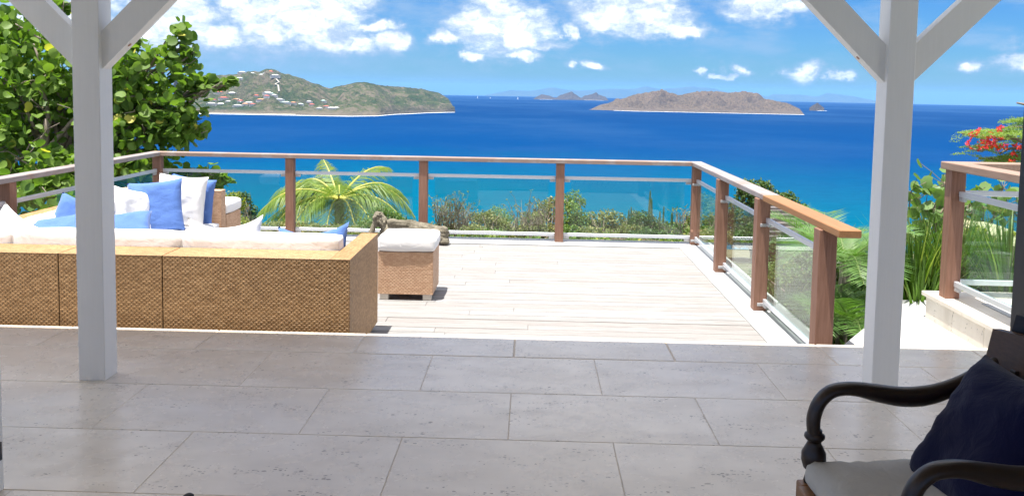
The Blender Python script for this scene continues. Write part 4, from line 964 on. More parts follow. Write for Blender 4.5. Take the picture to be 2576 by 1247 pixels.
def sea_grape_tree():
    rng = random.Random(5)
    t_ = thing('sea_grape_tree', 'large sea grape tree with round green leaves, beyond the left railing', 'tree', (-6.9, 12.3, gz(-6.9, 12.3)))
    root = Vector(t_.location); br = MB()
    fork = Vector((-6.75, 12.2, 0.45)); branch_to(br, rng, root, fork, 0.13, 0.10, 6, 0.03)
    # crown lobes: centre, radii
    lobes = []
    def L(x, y, Y, rx, rz, ry=0.7, dens=1.0): lobes.append((vx(x, y, Y), rx, ry, rz, dens))
    L(30, 70, 12.3, .75, .55); L(120, 150, 12.0, .6, .5); L(20, 220, 11.8, .8, .7); L(130, 290, 12.2, .75, .65, .8); L(20, 400, 11.4, .8, .6); L(150, 440, 11.8, .6, .4)
    L(250, 190, 12.2, .6, .45); L(330, 180, 12.2, .55, .45); L(400, 160, 12.3, .42, .33); L(300, 280, 12.0, .75, .55); L(420, 260, 12.2, .55, .42); L(380, 340, 12.2, .65, .4, .7); L(290, 400, 11.9, .6, .33)
    L(480, 225, 12.3, .33, .22, .4, 1.1); L(450, 120, 12.4, .20, .28, .3, 1.2); L(452, 82, 12.4, .10, .14, .15, 1.3); L(485, 130, 12.3, .09, .08, .12, 1.3); L(535, 222, 12.3, .17, .12, .22, 1.3); L(565, 212, 12.3, .11, .08, .15, 1.3)
    L(485, 300, 12.4, .26, .20, .3, 1.1); L(510, 325, 12.4, .13, .10, .2, 1.3); L(430, 330, 12.3, .36, .25, .4)
    L(470, 445, 12.8, .33, .20, .4, 1.0); L(520, 440, 13.0, .28, .20, .3, 1.1); L(555, 450, 13.0, .13, .14, .2, 1.2); L(500, 470, 13.0, .28, .12, .3, 1.1); L(60, 490, 11.0, .7, .3); L(170, 500, 11.2, .6, .25); L(350, 430, 12.2, .5, .22)
    L(-60, 120, 12.5, .8, .7); L(-80, 330, 12.2, .8, .8); L(150, 15, 12.3, .18, .12, .2, 1.2); L(168, 78, 12.2, .10, .08, .12, 1.2); L(255, 120, 12.2, .3, .22); L(330, 112, 12.3, .2, .16, .3)
    L(275, 300, 13.0, .9, .9); L(60, 300, 13.2, 1.1, 1.1); L(-40, 480, 11.5, .7, .4); L(250, 470, 12.2, .6, .25)
    for c, rx, ry, rz, d in lobes:
        k = fork.lerp(c, 0.45)+Vector((0, 0, -0.08)); pts = branch_to(br, rng, fork, k, 0.055, 0.03, 4, 0.06); pts = branch_to(br, rng, k, c, 0.028, 0.012, 4, 0.09)
        for q in range(int(3+rx*6)):
            e = c+Vector((rng.uniform(-1, 1)*rx, rng.uniform(-1, 1)*ry, rng.uniform(-1, 1)*rz))*0.85; branch_to(br, rng, c.lerp(k, rng.uniform(0, 0.4)), e, 0.011, 0.005, 3, 0.1)
    # named large limbs seen between the leaves
    branch_to(br, rng, vx(70, 520, 12.0), vx(108, 300, 11.9), 0.075, 0.05, 6, 0.012); branch_to(br, rng, vx(80, 400, 11.9), vx(190, 290, 11.9), 0.04, 0.026, 5, 0.015)
    branch_to(br, rng, vx(108, 300, 11.9), vx(75, 110, 12.0), 0.03, 0.012, 5, 0.02); branch_to(br, rng, vx(100, 100, 11.8), vx(30, 60, 11.8), 0.016, 0.008, 4, 0.03); branch_to(br, rng, vx(190, 285, 11.3), vx(250, 210, 11.6), 0.028, 0.016, 4, 0.05)
    br.v = [tuple(Vector(v)-root) for v in br.v]; br.build('trunk', M['bark'], t_, smooth=True)
    leaves = []
    for c, rx, ry, rz, d in lobes:
        vol = rx*rz*4.2; n = int(165*d*vol+10)
        for i in range(n):
            v = Vector((rng.gauss(0, 1), rng.gauss(0, 1), rng.gauss(0, 1))).normalized()*(rng.random()**0.45)
            p = c+Vector((v.x*rx, v.y*ry, v.z*rz))
            p += noise.noise_vector(p*1.7)*0.12
            leaves.append((p, rotm(rng, 0.35), rng.uniform(0.040, 0.082)))
    def near_limb(p):      # openings through which the grey limbs show
        for a, b_ in ((vx(70, 520, 12.0), vx(108, 300, 11.9)), (vx(80, 400, 11.9), vx(190, 290, 11.9)), (vx(108, 300, 11.9), vx(75, 110, 12.0))):
            d = b_-a; tt = max(0, min(1, (p-a).dot(d)/d.length_squared)); q = a+d*tt
            if p.y < q.y+0.05 and Vector((p.x-q.x, p.z-q.z)).length < 0.13 and rng.random() > 0.22: return True
        return False
    leaves = [l for l in leaves if not near_limb(l[0])]
    leaves.sort(key=lambda l: l[0].y)
    vs, fs = leaf_disc(1.0); protos = []
    for k in range(4):
        mb = MB(); v2, f2 = leaf_disc(1.0, 0.12+0.12*k); mb.add(v2, f2); protos.append(mb.mesh('leaf', M['grape_leaf'], True))
    fol = MB()
    for i, (p, R_, r) in enumerate(leaves):
        if i % 7 == 0 and i//7 < 290: 
            o = place('leaf', protos[i % 4], t_, loc=p-root, rot=R_.to_euler(), scale=(r, r, r))
        else:
            v2, f2 = leaf_disc(r, rng.uniform(0.1, 0.5)); fol.add([R_ @ Vector(v)+p-root for v in v2], f2)
    o = fol.build('foliage', M['grape_leaf'], t_, smooth=True); o['kind'] = 'stuff'
sea_grape_tree()

def frond(rib, leaf, base, dirh, L, rise, droop, nl, ll, lw, rng, hang=0.5, seg=12, r0=0.02):
    """one feather leaf: curved rib with leaflets down both sides"""
    base = Vector(base); d = Vector((cos(dirh), sin(dirh), 0)); side = Vector((-d.y, d.x, 0)); P = []
    for i in range(seg+1):
        s = i/seg; P.append(base+d*L*(s*(1-0.18*s*droop))+Vector((0, 0, L*(rise*s-droop*s*s))))
    rib.tube(P, [max(0.003, r0*(1-i/seg*0.85)) for i in range(seg+1)], 5)
    for i in range(nl):
        s = 0.10+0.89*i/(nl-1); k = s*seg; i0 = min(seg-1, int(k)); p = P[i0].lerp(P[i0+1], k-i0); tn = (P[i0+1]-P[i0]).normalized()
        env = sin(pi*min(1, 0.14+s*0.86))**0.6; l_ = ll*max(0.25, env)*rng.uniform(0.85, 1.1)
        for sg in (-1, 1):
            out = (side*sg*0.9+tn*0.65+Vector((0, 0, 0.22-hang*rng.uniform(0.3, 1.0)))).normalized()
            mid = p+out*l_*0.5; tip = mid+(out+Vector((0, 0, -hang*0.9))).normalized()*l_*0.5; w = tn*lw*0.5
            leaf.add([p-w*0.5, p+w*0.5, mid+w, mid-w, tip], [(0, 1, 2, 3), (3, 2, 4)])
def coconut_palm():
    rng = random.Random(9); c = vx(852, 505, 20.0)
    t_ = thing('coconut_palm', 'coconut palm with arching yellow green fronds, beyond the far railing', 'palm tree', (c.x, c.y, gz(c.x, c.y)))
    root = Vector(t_.location); tr = MB(); tr.tube([(0, 0, -0.3), (0.05, 0, 0.4*(c.z-root.z)), (0, 0, c.z-root.z)], [0.16, 0.12, 0.11], 10); tr.build('trunk', M['bark'], t_)
    cc = c-root
    spec = [(172, 2.3, .42, .62, 1.0), (160, 2.1, .70, .75, 1.0), (185, 2.2, .22, .60, 1.1), (200, 2.1, .62, .75, 1), (8, 2.15, .75, .95, 1), (-5, 2.0, .48, .78, 1), (25, 2.0, .80, .85, .9), (110, 1.9, .75, .75, .8), (58, 1.9, .95, .62, .8), (130, 2.0, .85, .85, .9),
            (-60, 1.8, .35, .9, .9), (-95, 1.7, .30, .95, .9), (-125, 1.8, .45, .95, 1), (-150, 2.0, .40, .8, 1), (-35, 1.8, .35, .95, 1), (50, 1.9, .35, .7, 1), (118, 1.3, .95, .30, .6), (-80, 1.5, .9, .7, .8), (145, 1.9, .9, .9, 1)]
    for a, L, rise, droop, w in spec:
        rb, lf_ = MB(), MB(); frond(rb, lf_, cc, radians(a+rng.uniform(-5, 5)), L, rise, droop, 95, 0.75*w, 0.021, rng, 0.8, 14, 0.03)
        o = rb.build('frond', M['palm_rib'], t_); l = lf_.build('leaflet', M['palm_leaf'], o); l['kind'] = 'stuff'
coconut_palm()

def foliage_lobes(fol, rng, lobes, per, size, kind='oval', up=0.5, root=Vector((0, 0, 0))):
    for c, rx, ry, rz in lobes:
        n = int(per*34*(rx*rz+rx*ry+ry*rz)/3*(0.055/size)**1.2+30); c = Vector(c)
        for i in range(n):
            v = Vector((rng.gauss(0, 1), rng.gauss(0, 1), rng.gauss(0, 1))).normalized()*(rng.random()**0.35)
            p = c+Vector((v.x*rx, v.y*ry, v.z*rz)); p += noise.noise_vector(p*2.6)*min(rx, rz)*0.42
            R_ = rotm(rng, up); s = size*rng.uniform(0.65, 1.25)
            v2, f2 = leaf_oval(s, s*0.55) if kind == 'oval' else leaf_blade(s, s*0.3)
            fol.add([R_ @ Vector(q)+p-root for q in v2], f2)
def shrub(label, cat, lobes, material, per=330, size=0.06, kind='oval', seed=1, name='shrub', stems=8, up=0.5, group=None, stemmat='twig'):
    rng = random.Random(seed); cx = sum(l[0][0] for l in lobes)/len(lobes); cy = sum(l[0][1] for l in lobes)/len(lobes); bz = gz(cx, cy)
    t_ = thing(name, label, cat, (cx, cy, bz), group=group); root = Vector(t_.location)
    st = MB()
    for c, rx, ry, rz in lobes:
        for k in range(stems):
            e = Vector(c)+Vector((rng.uniform(-1, 1)*rx, rng.uniform(-1, 1)*ry, rng.uniform(-0.2, 1.0)*rz))*0.9
            branch_to(st, rng, Vector((rng.uniform(-.15, .15), rng.uniform(-.15, .15), -0.1)), e-root, 0.016, 0.004, 4, 0.07)
    st.build('stem', M[stemmat], t_); fol = MB(); foliage_lobes(fol, rng, lobes, per, size, kind, up, root)
    o = fol.build('foliage', M[material], t_); o['kind'] = 'stuff'; return t_
def LB(x, y, Y, wx, hy, ry=None):
    """lobe from its place and half size as seen (2576-wide photo), at depth Y"""
    rx, rz = wx/2185*Y, hy/2185*Y; return (vx(x, y, Y), rx, ry or rx*0.8, rz)
# beyond the far railing, left to right
shrub('yellow green bush beside the sea grape tree, left of the palm', 'bush', [LB(575, 520, 16, 38, 40), LB(545, 560, 15, 40, 45), LB(600, 580, 15.5, 35, 35)], 'shrub_yellow', 420, 0.055, seed=2)
shrub('rounded dark green bush against the water, left of the palm', 'bush', [LB(603, 508, 18, 24, 26), LB(625, 545, 18, 24, 30), LB(640, 590, 17, 40, 30)], 'shrub_dark', 420, 0.06, seed=3)
shrub('low olive bush under the palm fronds, behind the near pillows', 'bush', [LB(700, 585, 15.5, 60, 26), LB(780, 590, 15.5, 60, 26), LB(860, 592, 15, 60, 24)], 'shrub_olive', 380, 0.05, seed=4)
shrub('bright green bush behind the head of the stone figure', 'bush', [LB(965, 545, 17, 38, 24), LB(990, 560, 17, 40, 26), LB(930, 575, 16, 40, 24)], 'shrub_mid', 420, 0.055, seed=5)
shrub('low hedge bush behind the stone figure', 'bush', [LB(1040, 592, 15, 50, 20), LB(1100, 592, 15, 45, 20)], 'shrub_dark', 400, 0.05, seed=6)
shrub('rounded olive green bush, first to the right of the bare twigs', 'bush', [LB(1228, 565, 16, 42, 36), LB(1195, 590, 15, 40, 22), LB(1265, 575, 16, 35, 30)], 'shrub_olive', 430, 0.05, seed=7)
shrub('bright green feathery bush on top of the rounded olive bush', 'bush', [LB(1262, 548, 17, 38, 28), LB(1290, 565, 17, 28, 22), LB(1240, 592, 14.2, 45, 14)], 'shrub_mid', 420, 0.06, 'blade', seed=8)
shrub('pale olive bush left of the third railing post from the left', 'bush', [LB(1350, 560, 16, 34, 34), LB(1378, 535, 16.5, 26, 30), LB(1330, 588, 15, 40, 20), LB(1385, 585, 15, 40, 24), LB(1395, 510, 17, 16, 16)], 'shrub_olive', 330, 0.055, seed=9)
shrub('tallest leafy bush behind the middle pane, just right of the third post', 'bush', [LB(1452, 508, 16.5, 30, 26), LB(1440, 545, 16, 34, 34), LB(1475, 560, 16, 34, 32), LB(1440, 590, 15, 36, 20)], 'shrub_mid', 380, 0.052, seed=10)
shrub('spreading green bush in the middle of the right-hand far pane', 'bush', [LB(1520, 555, 16, 40, 28), LB(1560, 565, 16, 36, 28), LB(1510, 590, 15, 50, 18), LB(1590, 585, 15, 40, 22)], 'shrub_olive', 400, 0.052, seed=11)
shrub('dark bush around the cacti at the right of the far railing', 'bush', [LB(1625, 565, 15.5, 34, 32), LB(1605, 548, 16, 18, 20), LB(1660, 575, 15.5, 30, 26), LB(1640, 592, 14.5, 55, 16)], 'shrub_dark', 420, 0.05, seed=12)
shrub('green bush at the right corner of the far railing', 'bush', [LB(1700, 580, 15.5, 30, 22), LB(1735, 585, 15, 34, 28), LB(1745, 560, 15.5, 18, 26), LB(1775, 590, 14.5, 40, 26)], 'shrub_mid', 400, 0.055, seed=13)
rngh = random.Random(77)
hl = []
for k in range(26):   # continuous low scrub just past the deck edge
    x = 600+k*47; Y = rngh.uniform(12.4, 13.6); hl.append(LB(x, 612+rngh.uniform(-4, 8), Y, 36, 15, 0.5))
shrub('long low strip of mixed scrub right behind the deck edge, under the glass panes', 'hedge', hl, 'shrub_dark', 150, 0.045, seed=14, name='hedge', stems=2)
hl = [LB(620+k*90, 610+rngh.uniform(-3, 3), 12.2, 30, 8, 0.3) for k in range(13)]
shrub('patches of light green ground leaves at the very edge of the deck', 'plants', hl, 'shrub_mid', 150, 0.06, seed=15, name='ground_plants', stems=1)
shrub('tall dark green tree rising behind the right railing', 'tree', [LB(1895, 500, 14, 42, 38), LB(1868, 540, 14, 36, 34), LB(1880, 468, 14, 30, 20), LB(1950, 540, 14, 50, 34), LB(1925, 505, 14, 30, 20), LB(1990, 520, 14.2, 36, 26), LB(1988, 495, 14.3, 20, 12), LB(1850, 580, 14, 40, 40), LB(2000, 545, 14, 30, 24), LB(1915, 475, 14, 34, 22), LB(1940, 500, 14, 40, 26), LB(1965, 505, 14, 34, 22), LB(2020, 530, 14, 22, 18), LB(1900, 590, 13.8, 60, 34)], 'shrub_dark', 520, 0.055, seed=16, name='bushy_tree')
shrub('olive bush behind the right railing, left of the dark tree', 'bush', [LB(1800, 560, 15, 30, 30), LB(1810, 600, 13.5, 45, 26), LB(1780, 610, 13, 45, 20)], 'shrub_olive', 400, 0.05, seed=17)
hl = []
for k in range(24):
    x = 560+k*52; hl.append(LB(x, 590+rngh.uniform(-8, 8), rngh.uniform(16.5, 19), 42, 20, 0.7))
shrub('broad mass of grey green scrub on the slope behind the other bushes', 'scrub', hl, 'shrub_olive', 150, 0.06, seed=18, name='scrub', stems=1)
def twigs(label, x0, x1, y0, y1, Y, n, seed):
    rng = random.Random(seed); c = vx((x0+x1)/2, y1, Y); bz = gz(c.x, c.y); t_ = thing('dry_shrub', label, 'shrub', (c.x, c.y, bz)); root = Vector(t_.location); mb = MB(); fol = MB()
    for k in range(n):
        x = rng.uniform(x0, x1); top = vx(x+rng.uniform(-14, 14), rng.uniform(y0, y0+(y1-y0)*0.55), Y+rng.uniform(-.6, .6)); bs_ = Vector((rng.uniform(-.5, .5), 0, 0)); bs_.x = (vx(x, y1, Y).x-root.x)*0.8
        pts = branch_to(mb, rng, bs_, top-root, 0.014, 0.004, 6, 0.04)
        for j in range(5):
            p = Vector(pts[rng.randint(2, 5)]); e = p+Vector((rng.uniform(-.22, .22), rng.uniform(-.1, .1), rng.uniform(.08, .35))); branch_to(mb, rng, p, e, 0.006, 0.002, 3, 0.08)
            for q in range(3):
                R_ = rotm(rng, 0.3); v2, f2 = leaf_oval(0.045, 0.02); fol.add([R_ @ Vector(v)+e for v in v2], f2)
    mb.build('branch', M['twig'], t_); o = fol.build('foliage', M['shrub_olive'], t_); o['kind'] = 'stuff'
twigs('bare grey twigs of a dry shrub, just right of the stone figure', 1095, 1195, 500, 600, 16, 46, 1)
twigs('thin dry stems standing in the olive bush in the middle', 1290, 1400, 500, 600, 15.2, 26, 2)
twigs('a few bare stems at the far right pane', 1700, 1730, 530, 600, 15, 6, 3)
def cactus(x, ytop, ybot, Y, r, k):
    a, b_ = vx(x, ytop, Y), vx(x, ybot, Y); h = a.z-b_.z; mb = MB(); n = 16; segs = 9; vs = []; fs = []
    r *= 0.62; rr = [0.85, 1, 1, 0.97, 1, 0.95, 0.9, 0.7, 0.25]
    for i in range(segs):
        z = h*(i/(segs-1)) if i < segs-2 else h*(0.955 if i == segs-2 else 1.0)
        for q in range(n): w = r*rr[i]*(1 if q % 2 else 0.78); an = 2*pi*q/n; vs.append((w*cos(an), w*sin(an), z))
    for i in range(segs-1):
        for q in range(n): fs.append((i*n+q, i*n+(q+1) % n, (i+1)*n+(q+1) % n, (i+1)*n+q))
    fs.append(tuple((segs-1)*n+q for q in range(n))); mb.add(vs, fs); return mb.build('cactus', M['cactus'], loc=tuple(b_), rot=(0, random.Random(k).uniform(-.04, .04), 0))
CAC = [(1638,478,620,15.5,.034,'tallest column cactus, right of the dark bush behind the far railing'),(1649,498,620,15.4,.034,'second column cactus, directly right of the tallest one'),
 (1586,527,620,15.5,.030,'column cactus at the left end of the cactus group'),(1597,520,620,15.6,.030,'column cactus beside the leftmost one of the group'),(1611,530,620,15.4,.03,'short column cactus rising from the bush top'),
 (1667,530,620,15.5,.030,'column cactus right of the two tallest ones'),(1675,518,615,15.6,.028,'slender column cactus, fourth from the right end of the glass'),(1699,535,620,15.2,.042,'thick lone column cactus near the right corner post'),
 (1571,542,620,15.4,.03,'low column cactus left of the group'),(1634,572,615,13.9,.032,'light green column cactus low behind the glass, right one of a pair'),(1622,582,615,13.9,.03,'light green column cactus low behind the glass, left one of a pair'),
 (978,540,610,16,.035,'column cactus left of the palm tip above the stone figure'),(1025,546,610,16,.03,'column cactus above the chest of the stone figure'),(1043,552,610,16,.028,'short column cactus above the hip of the stone figure'),
 (1336,536,600,15,.028,'thin leaning cactus in the left middle pane'),(1520,560,610,15,.026,'low cactus in the spreading green bush')]
for k, (x, yt, yb, Y, r, lab) in enumerate(CAC): tag(cactus(x, yt, yb, Y, r, k), lab, 'cactus', 'column cacti behind the railing')

# garden to the right of the deck
def small_palm(cx, cy, cz, L, n, seed, label, spread=(0.9, 0.75), base=0, lw=0.013, ll=0.30, nl=30, mat_='date_leaf', name='small_palm'):
    rng = random.Random(seed); t_ = thing(name, label, 'palm', (cx, cy, gz(cx, cy))); root = Vector(t_.location); c = Vector((cx, cy, cz))-root
    tr = MB(); tr.tube([(0, 0, -0.1), (0, 0, c.z)], [0.06, 0.05], 8); tr.build('trunk', M['bark'], t_)
    for i in range(n):
        a = 2*pi*i/n+rng.uniform(-.2, .2)+base; k = rng.random(); rb, lf_ = MB(), MB()
        frond(rb, lf_, c, a, L*rng.uniform(.8, 1.1), spread[0]*rng.uniform(.4, 1.25), spread[1]*rng.uniform(.6, 1.2), nl, ll, lw, rng, 0.12, 9, 0.008)
        o = rb.build('frond', M['date_rib'], t_); l = lf_.build('leaflet', M[mat_], o); l['kind'] = 'stuff'
small_palm(2.78, 7.6, 0.12, 0.66, 15, 1, 'small feathery palm right behind the near handrail end', (1.0, .75), 0.2)
small_palm(2.68, 7.15, -0.30, 0.66, 17, 2, 'low feathery palm between the railing post and the white landing', (.85, .7), 0.5)
small_palm(2.95, 8.7, 0.0, 0.7, 13, 3, 'further feathery palm, seen past the handrail end', (1.05, .7), 0.1)
def strap_clump(cx, cy, cz, n, L, seed, label, w=0.015):
    n = int(n*1.5)
    rng = random.Random(seed); t_ = thing('strap_leaf_plant', label, 'plant', (cx, cy, cz)); mb = MB()
    for i in range(n):
        a = rng.uniform(0, 2*pi); r = rng.uniform(0, 0.16); lean = rng.uniform(0.05, 0.6); l_ = L*rng.uniform(.6, 1.1); d = Vector((cos(a), sin(a), 0)); s = Vector((-d.y, d.x, 0)); P = []
        for k in range(6):
            t = k/5; P.append(d*(r+l_*lean*t*(0.5+0.5*t))+Vector((0, 0, l_*(t-0.42*lean*t*t))))
        vs = []; fs = []
        for k, p in enumerate(P): ww = w*(0.7+0.6*sin(pi*min(1, k/5+0.15)))*(1-0.9*(k/5)**3)*0.5; vs += [p-s*ww, p+s*ww]
        for k in range(5): fs.append((2*k, 2*k+1, 2*k+3, 2*k+2))
        mb.add(vs, fs)
    o = mb.build('blade', M['strap_leaf'], t_); o['kind'] = 'stuff'
strap_clump(3.45, 7.75, -0.40, 240, 1.02, 1, 'dense clump of strap leaves between the right verandah post and the stone ledge')
strap_clump(3.85, 7.9, -0.35, 220, 1.05, 2, 'clump of upright strap leaves left of the platform railing post')
strap_clump(4.15, 7.5, -0.35, 200, 1.1, 3, 'clump of strap leaves seen through the glass of the platform railing')
strap_clump(3.35, 7.4, -0.5, 110, 0.8, 4, 'low tuft of strap leaves at the far edge of the white landing', 0.03)
strap_clump(2.65, 8.9, -0.72, 40, 0.45, 6, 'pale agave-like plant behind the right railing glass', 0.05)
def grape_bush(label, pts, Y, seed, r=(0.045, 0.075), per=10, spread=0.17):
    rng = random.Random(seed); c = vx(pts[0][0], 620, Y); t_ = thing('sea_grape_bush', label, 'bush', (c.x, c.y, gz(c.x, c.y))); root = Vector(t_.location); st = MB(); base = Vector((0, 0, 0))
    mb0 = MB(); v2, f2 = leaf_disc(1.0, 0.2); mb0.add(v2, f2); me = mb0.mesh('leaf', M['grape_young'], True)
    for x, y in pts:
        e = vx(x, y, Y+rng.uniform(-.2, .2))-root; branch_to(st, rng, base, e, 0.014, 0.006, 5, 0.06)
        for k in range(per):
            p = e+Vector((rng.gauss(0, spread*0.6), rng.gauss(0, spread*0.6), rng.gauss(0, spread*0.6))); rr = rng.uniform(*r)
            place('leaf', me, t_, loc=p, rot=rotm(rng, 0.15).to_euler(), scale=(rr,)*3); branch_to(st, rng, e, p, 0.004, 0.003, 2, 0.05)
    st.build('stem', M['twig'], t_)
grape_bush('sea grape bush with big pale round leaves, right of the verandah post', [(2292, 480), (2305, 505), (2330, 520), (2365, 485), (2375, 460), (2350, 545), (2300, 590), (2335, 610), (2380, 510), (2325, 570), (2400, 480)], 9.2, 3)
grape_bush('sea grape leaves seen through the platform railing glass', [(2440, 500), (2475, 520), (2530, 515), (2520, 470), (2550, 530), (2450, 530), (2500, 545)], 9.4, 4)
shrub('leafy green bush with white blossom behind the near railing post', 'bush', [LB(2120, 690, 8.6, 45, 45), LB(2130, 760, 8.2, 50, 40), LB(2160, 640, 9, 40, 30)], 'shrub_mid', 520, 0.05, seed=31)
shrub('mixed green planting along the foot of the right railing', 'bush', [(Vector((2.75+0.4*(k % 3), 6.6+0.62*k*0.8, -0.52)), .42, .40, .26) for k in range(9)], 'shrub_mid', 200, 0.05, seed=32, stems=3)
shrub('dark leafy planting between the deck and the grey board roof', 'bush', [(Vector((3.3+0.35*(k % 2), 8.2+0.6*k, -0.4)), .5, .45, .34) for k in range(6)], 'shrub_dark', 200, 0.055, seed=33, stems=3)
shrub('bright green leafy bush behind the platform railing', 'bush', [LB(2450, 600, 8.4, 40, 35), LB(2500, 630, 8.4, 45, 35), LB(2400, 590, 8.6, 20, 30), LB(2550, 620, 8.2, 40, 35)], 'shrub_yellow', 420, 0.055, seed=34)
def blossoms():
    rng = random.Random(2); t_ = thing('white_blossom', 'cluster of small white flowers beside the near railing post', 'flowers', tuple(vx(2132, 655, 8.3))); mb = MB()
    for k in range(22):
        c = Vector((rng.gauss(0, .035), rng.gauss(0, .03), rng.gauss(0, .028)))
        for q in range(5): a = 2*pi*q/5; d = Vector((cos(a), -0.3, sin(a))); v2, f2 = leaf_oval(0.024, 0.016); R_ = d.to_track_quat('Y', 'Z').to_matrix(); mb.add([R_ @ Vector(v)+c for v in v2], f2)
    mb.build('petal', M['flower_white'], t_)['kind'] = 'stuff'
blossoms()
# cream stone garden wall
def stone_wall():
    rng = random.Random(8); t_ = thing('garden_wall', 'low curved wall of cream stone blocks behind the platform railing', 'wall', (4.5, 8.6, -0.6))
    root = Vector(t_.location); pts = [Vector((4.55, 9.5, 0)), Vector((4.62, 9.0, 0)), Vector((4.60, 8.5, 0)), Vector((4.52, 8.0, 0)), Vector((4.42, 7.5, 0)), Vector((4.36, 7.0, 0)), Vector((4.35, 6.8, 0))]
    mb = MB()
    for row in range(5):
        for i in range(len(pts)-1):
            a, b_ = pts[i], pts[i+1]; n = 2
            for k in range(n):
                p, q = a.lerp(b_, k/n), a.lerp(b_, (k+1)/n)
                if row % 2: p, q = p.lerp(q, 0.4), q+(q-p)*0.4
                c = (p+q)/2; L = (q-p).length; ang = atan2((q-p).y, (q-p).x); mb2 = MB(); hh = 0.17
                mb2.box(-L/2+.006, L/2-.006, -0.17+rng.uniform(-.015, .015), 0.17+rng.uniform(-.015, .015), -hh/2+.005, hh/2-.005, bev=0.014)
                mb2.build('stone', M['cream_stone'], t_, loc=(c.x-root.x, c.y-root.y, -0.46+row*hh-root.z+rng.uniform(-.004, .004)), rot=(0, 0, ang))
stone_wall()
def board_roof():
    t_ = thing('board_roof', 'weathered grey board roof of a low garden shelter on a stone pillar, beyond the right railing', 'shelter', (3.7, 11.2, gz(3.7, 11.2)))
    root = Vector(t_.location)
    for k in range(7):      # overlapping boards stepping up to the ridge
        z = -0.20+k*0.040; y = 10.75+k*0.11; x0 = 2.86+k*0.045
        mb = MB(); mb.box(x0-root.x, 3.68-root.x, y-root.y, y-root.y+0.16, z-root.z-0.03, z-root.z+0.03, bev=0.003); mb.build('board', M['greywood'], t_)
    mb = MB(); mb.box(3.10-root.x, 3.68-root.x, 11.46-root.y, 11.60-root.y, 0.062-root.z, 0.10-root.z, bev=0.006); mb.build('ridge_board', M['greywood'], t_)
    mb = MB(); mb.box(2.95-root.x, 3.68-root.x, 10.80-root.y, 10.84-root.y, -0.36-root.z, -0.205-root.z); mb.build('fascia_board', M['greywood'], t_)
    rng = random.Random(4)
    for k in range(7):
        for s in (0, 1):
            mb = MB(); mb.box(-0.085, 0.085, -0.11, 0.11, -0.05, 0.05, bev=0.02); mb.build('stone', M['rubble'], t_, loc=(2.98-root.x+s*0.16+rng.uniform(-.01, .01), 10.95-root.y, -0.43-root.z-k*0.1), rot=(0, 0, rng.uniform(-.1, .1)))
board_roof()
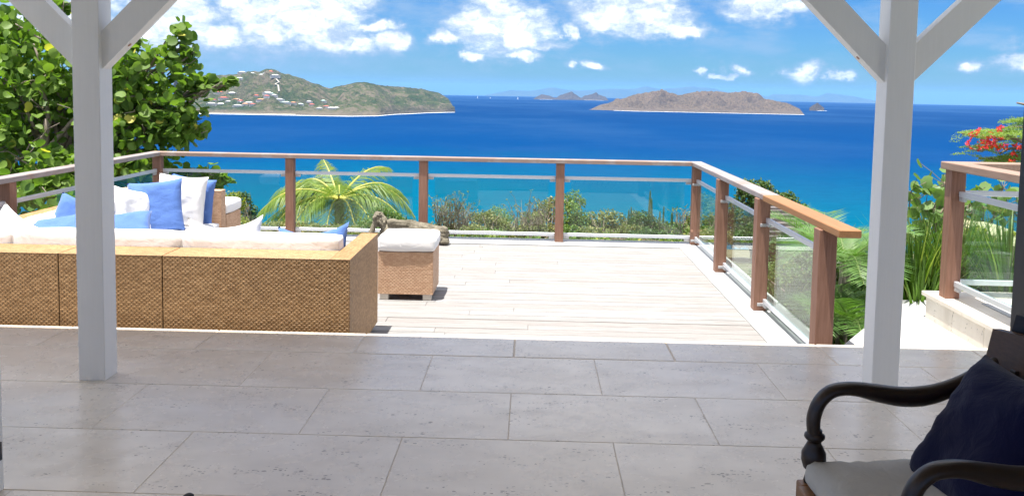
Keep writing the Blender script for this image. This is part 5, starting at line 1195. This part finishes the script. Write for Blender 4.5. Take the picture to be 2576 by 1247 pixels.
# flamboyant branch
def flamboyant():
    rng = random.Random(6); Y = 12.0; t_ = thing('flame_tree', 'flame tree branches with feathery leaves and red flowers, above the platform railing', 'tree', (8.6, Y+.6, gz(8.6, Y+.6))); root = Vector(t_.location); br = MB(); lf_ = MB(); fl = MB()
    fork = vx(2720, 430, Y+.3); branch_to(br, rng, root, fork, 0.15, 0.10, 6, 0.03)
    limbs = [[(2720, 430), (2640, 395), (2570, 360), (2540, 345), (2500, 350), (2460, 378), (2435, 372), (2425, 366)], [(2540, 345), (2500, 338), (2450, 342), (2410, 334)], [(2640, 395), (2560, 370), (2525, 372), (2505, 385)], [(2640, 420), (2570, 395), (2500, 398), (2455, 396)],
             [(2640, 330), (2580, 320), (2540, 318), (2510, 320)], [(2640, 270), (2590, 268), (2560, 262), (2540, 258)]]
    for k, lm in enumerate(limbs):
        P = [vx(x, y, Y+0.1*k) for x, y in lm]; br.tube(P, [0.035*(1-0.8*i/len(P)) for i in range(len(P))], 6)
    def feather(c, a, L):
        d = Vector((cos(a), 0.5*sin(a), 0.15*rng.uniform(-1, 1))).normalized(); s = Vector((-d.y, d.x, 0)).normalized()
        for i in range(9):
            p = c+d*L*i/9+Vector((0, 0, -L*0.25*(i/9)**2))
            for sg in (-1, 1):
                q = (s*sg+d*0.3+Vector((0, 0, rng.uniform(-.2, .2)))).normalized()*0.07*(1-0.4*i/9)
                for m in range(5):
                    e = p+q*(m+1)/5*1.4; R_ = rotm(rng, 0.9); v2, f2 = leaf_blade(0.026, 0.012); lf_.add([R_ @ Vector(v)+e for v in v2], f2)
    tufts = [(2412, 334, 6), (2455, 332, 8), (2480, 328, 10), (2510, 335, 10), (2540, 325, 12), (2560, 330, 14), (2465, 368, 10), (2480, 362, 10), (2445, 366, 5), (2505, 398, 12), (2530, 392, 14), (2550, 402, 12), (2520, 410, 10), (2560, 300, 10), (2535, 300, 8), (2590, 310, 14), (2590, 350, 14), (2600, 390, 14), (2490, 340, 8), (2545, 350, 10), (2490, 405, 6), (2440, 388, 3), (2560, 385, 8)]
    for x, y, n in tufts:
        c = vx(x, y, Y+rng.uniform(-.3, .4))
        for k in range(n): feather(c+Vector((rng.gauss(0, .07), rng.gauss(0, .1), rng.gauss(0, .02))), rng.uniform(0, 2*pi), rng.uniform(.14, .26))
    reds = [(2478, 352, 30, 12, 8), (2492, 340, 30, 12, 7), (2470, 362, 22, 8, 7), (2500, 330, 14, 6, 5), (2448, 330, 12, 5, 5), (2436, 337, 9, 5, 3), (2426, 358, 9, 4, 5), (2510, 365, 12, 7, 6), (2497, 372, 10, 6, 5), (2550, 368, 12, 8, 5), (2540, 385, 7, 5, 4), (2503, 316, 5, 4, 3), (2535, 402, 8, 6, 3)]
    for x, y, n, sx, sy in reds:
        for k in range(n):
            c = vx(x+rng.gauss(0, sx), y+rng.gauss(0, sy), Y-.15+rng.uniform(-.2, .2))
            for q in range(5): R_ = rotm(rng, 0.2); v2, f2 = leaf_oval(0.030, 0.020); fl.add([R_ @ Vector(v)+c for v in v2], f2)
    for mb, n, m in ((br, 'trunk', 'bark'), (lf_, 'foliage', 'feather'), (fl, 'flower', 'flower_red')):
        mb.v = [tuple(Vector(v)-root) for v in mb.v]; o = mb.build(n, M[m], t_)
        if n != 'trunk': o['kind'] = 'stuff'
flamboyant()
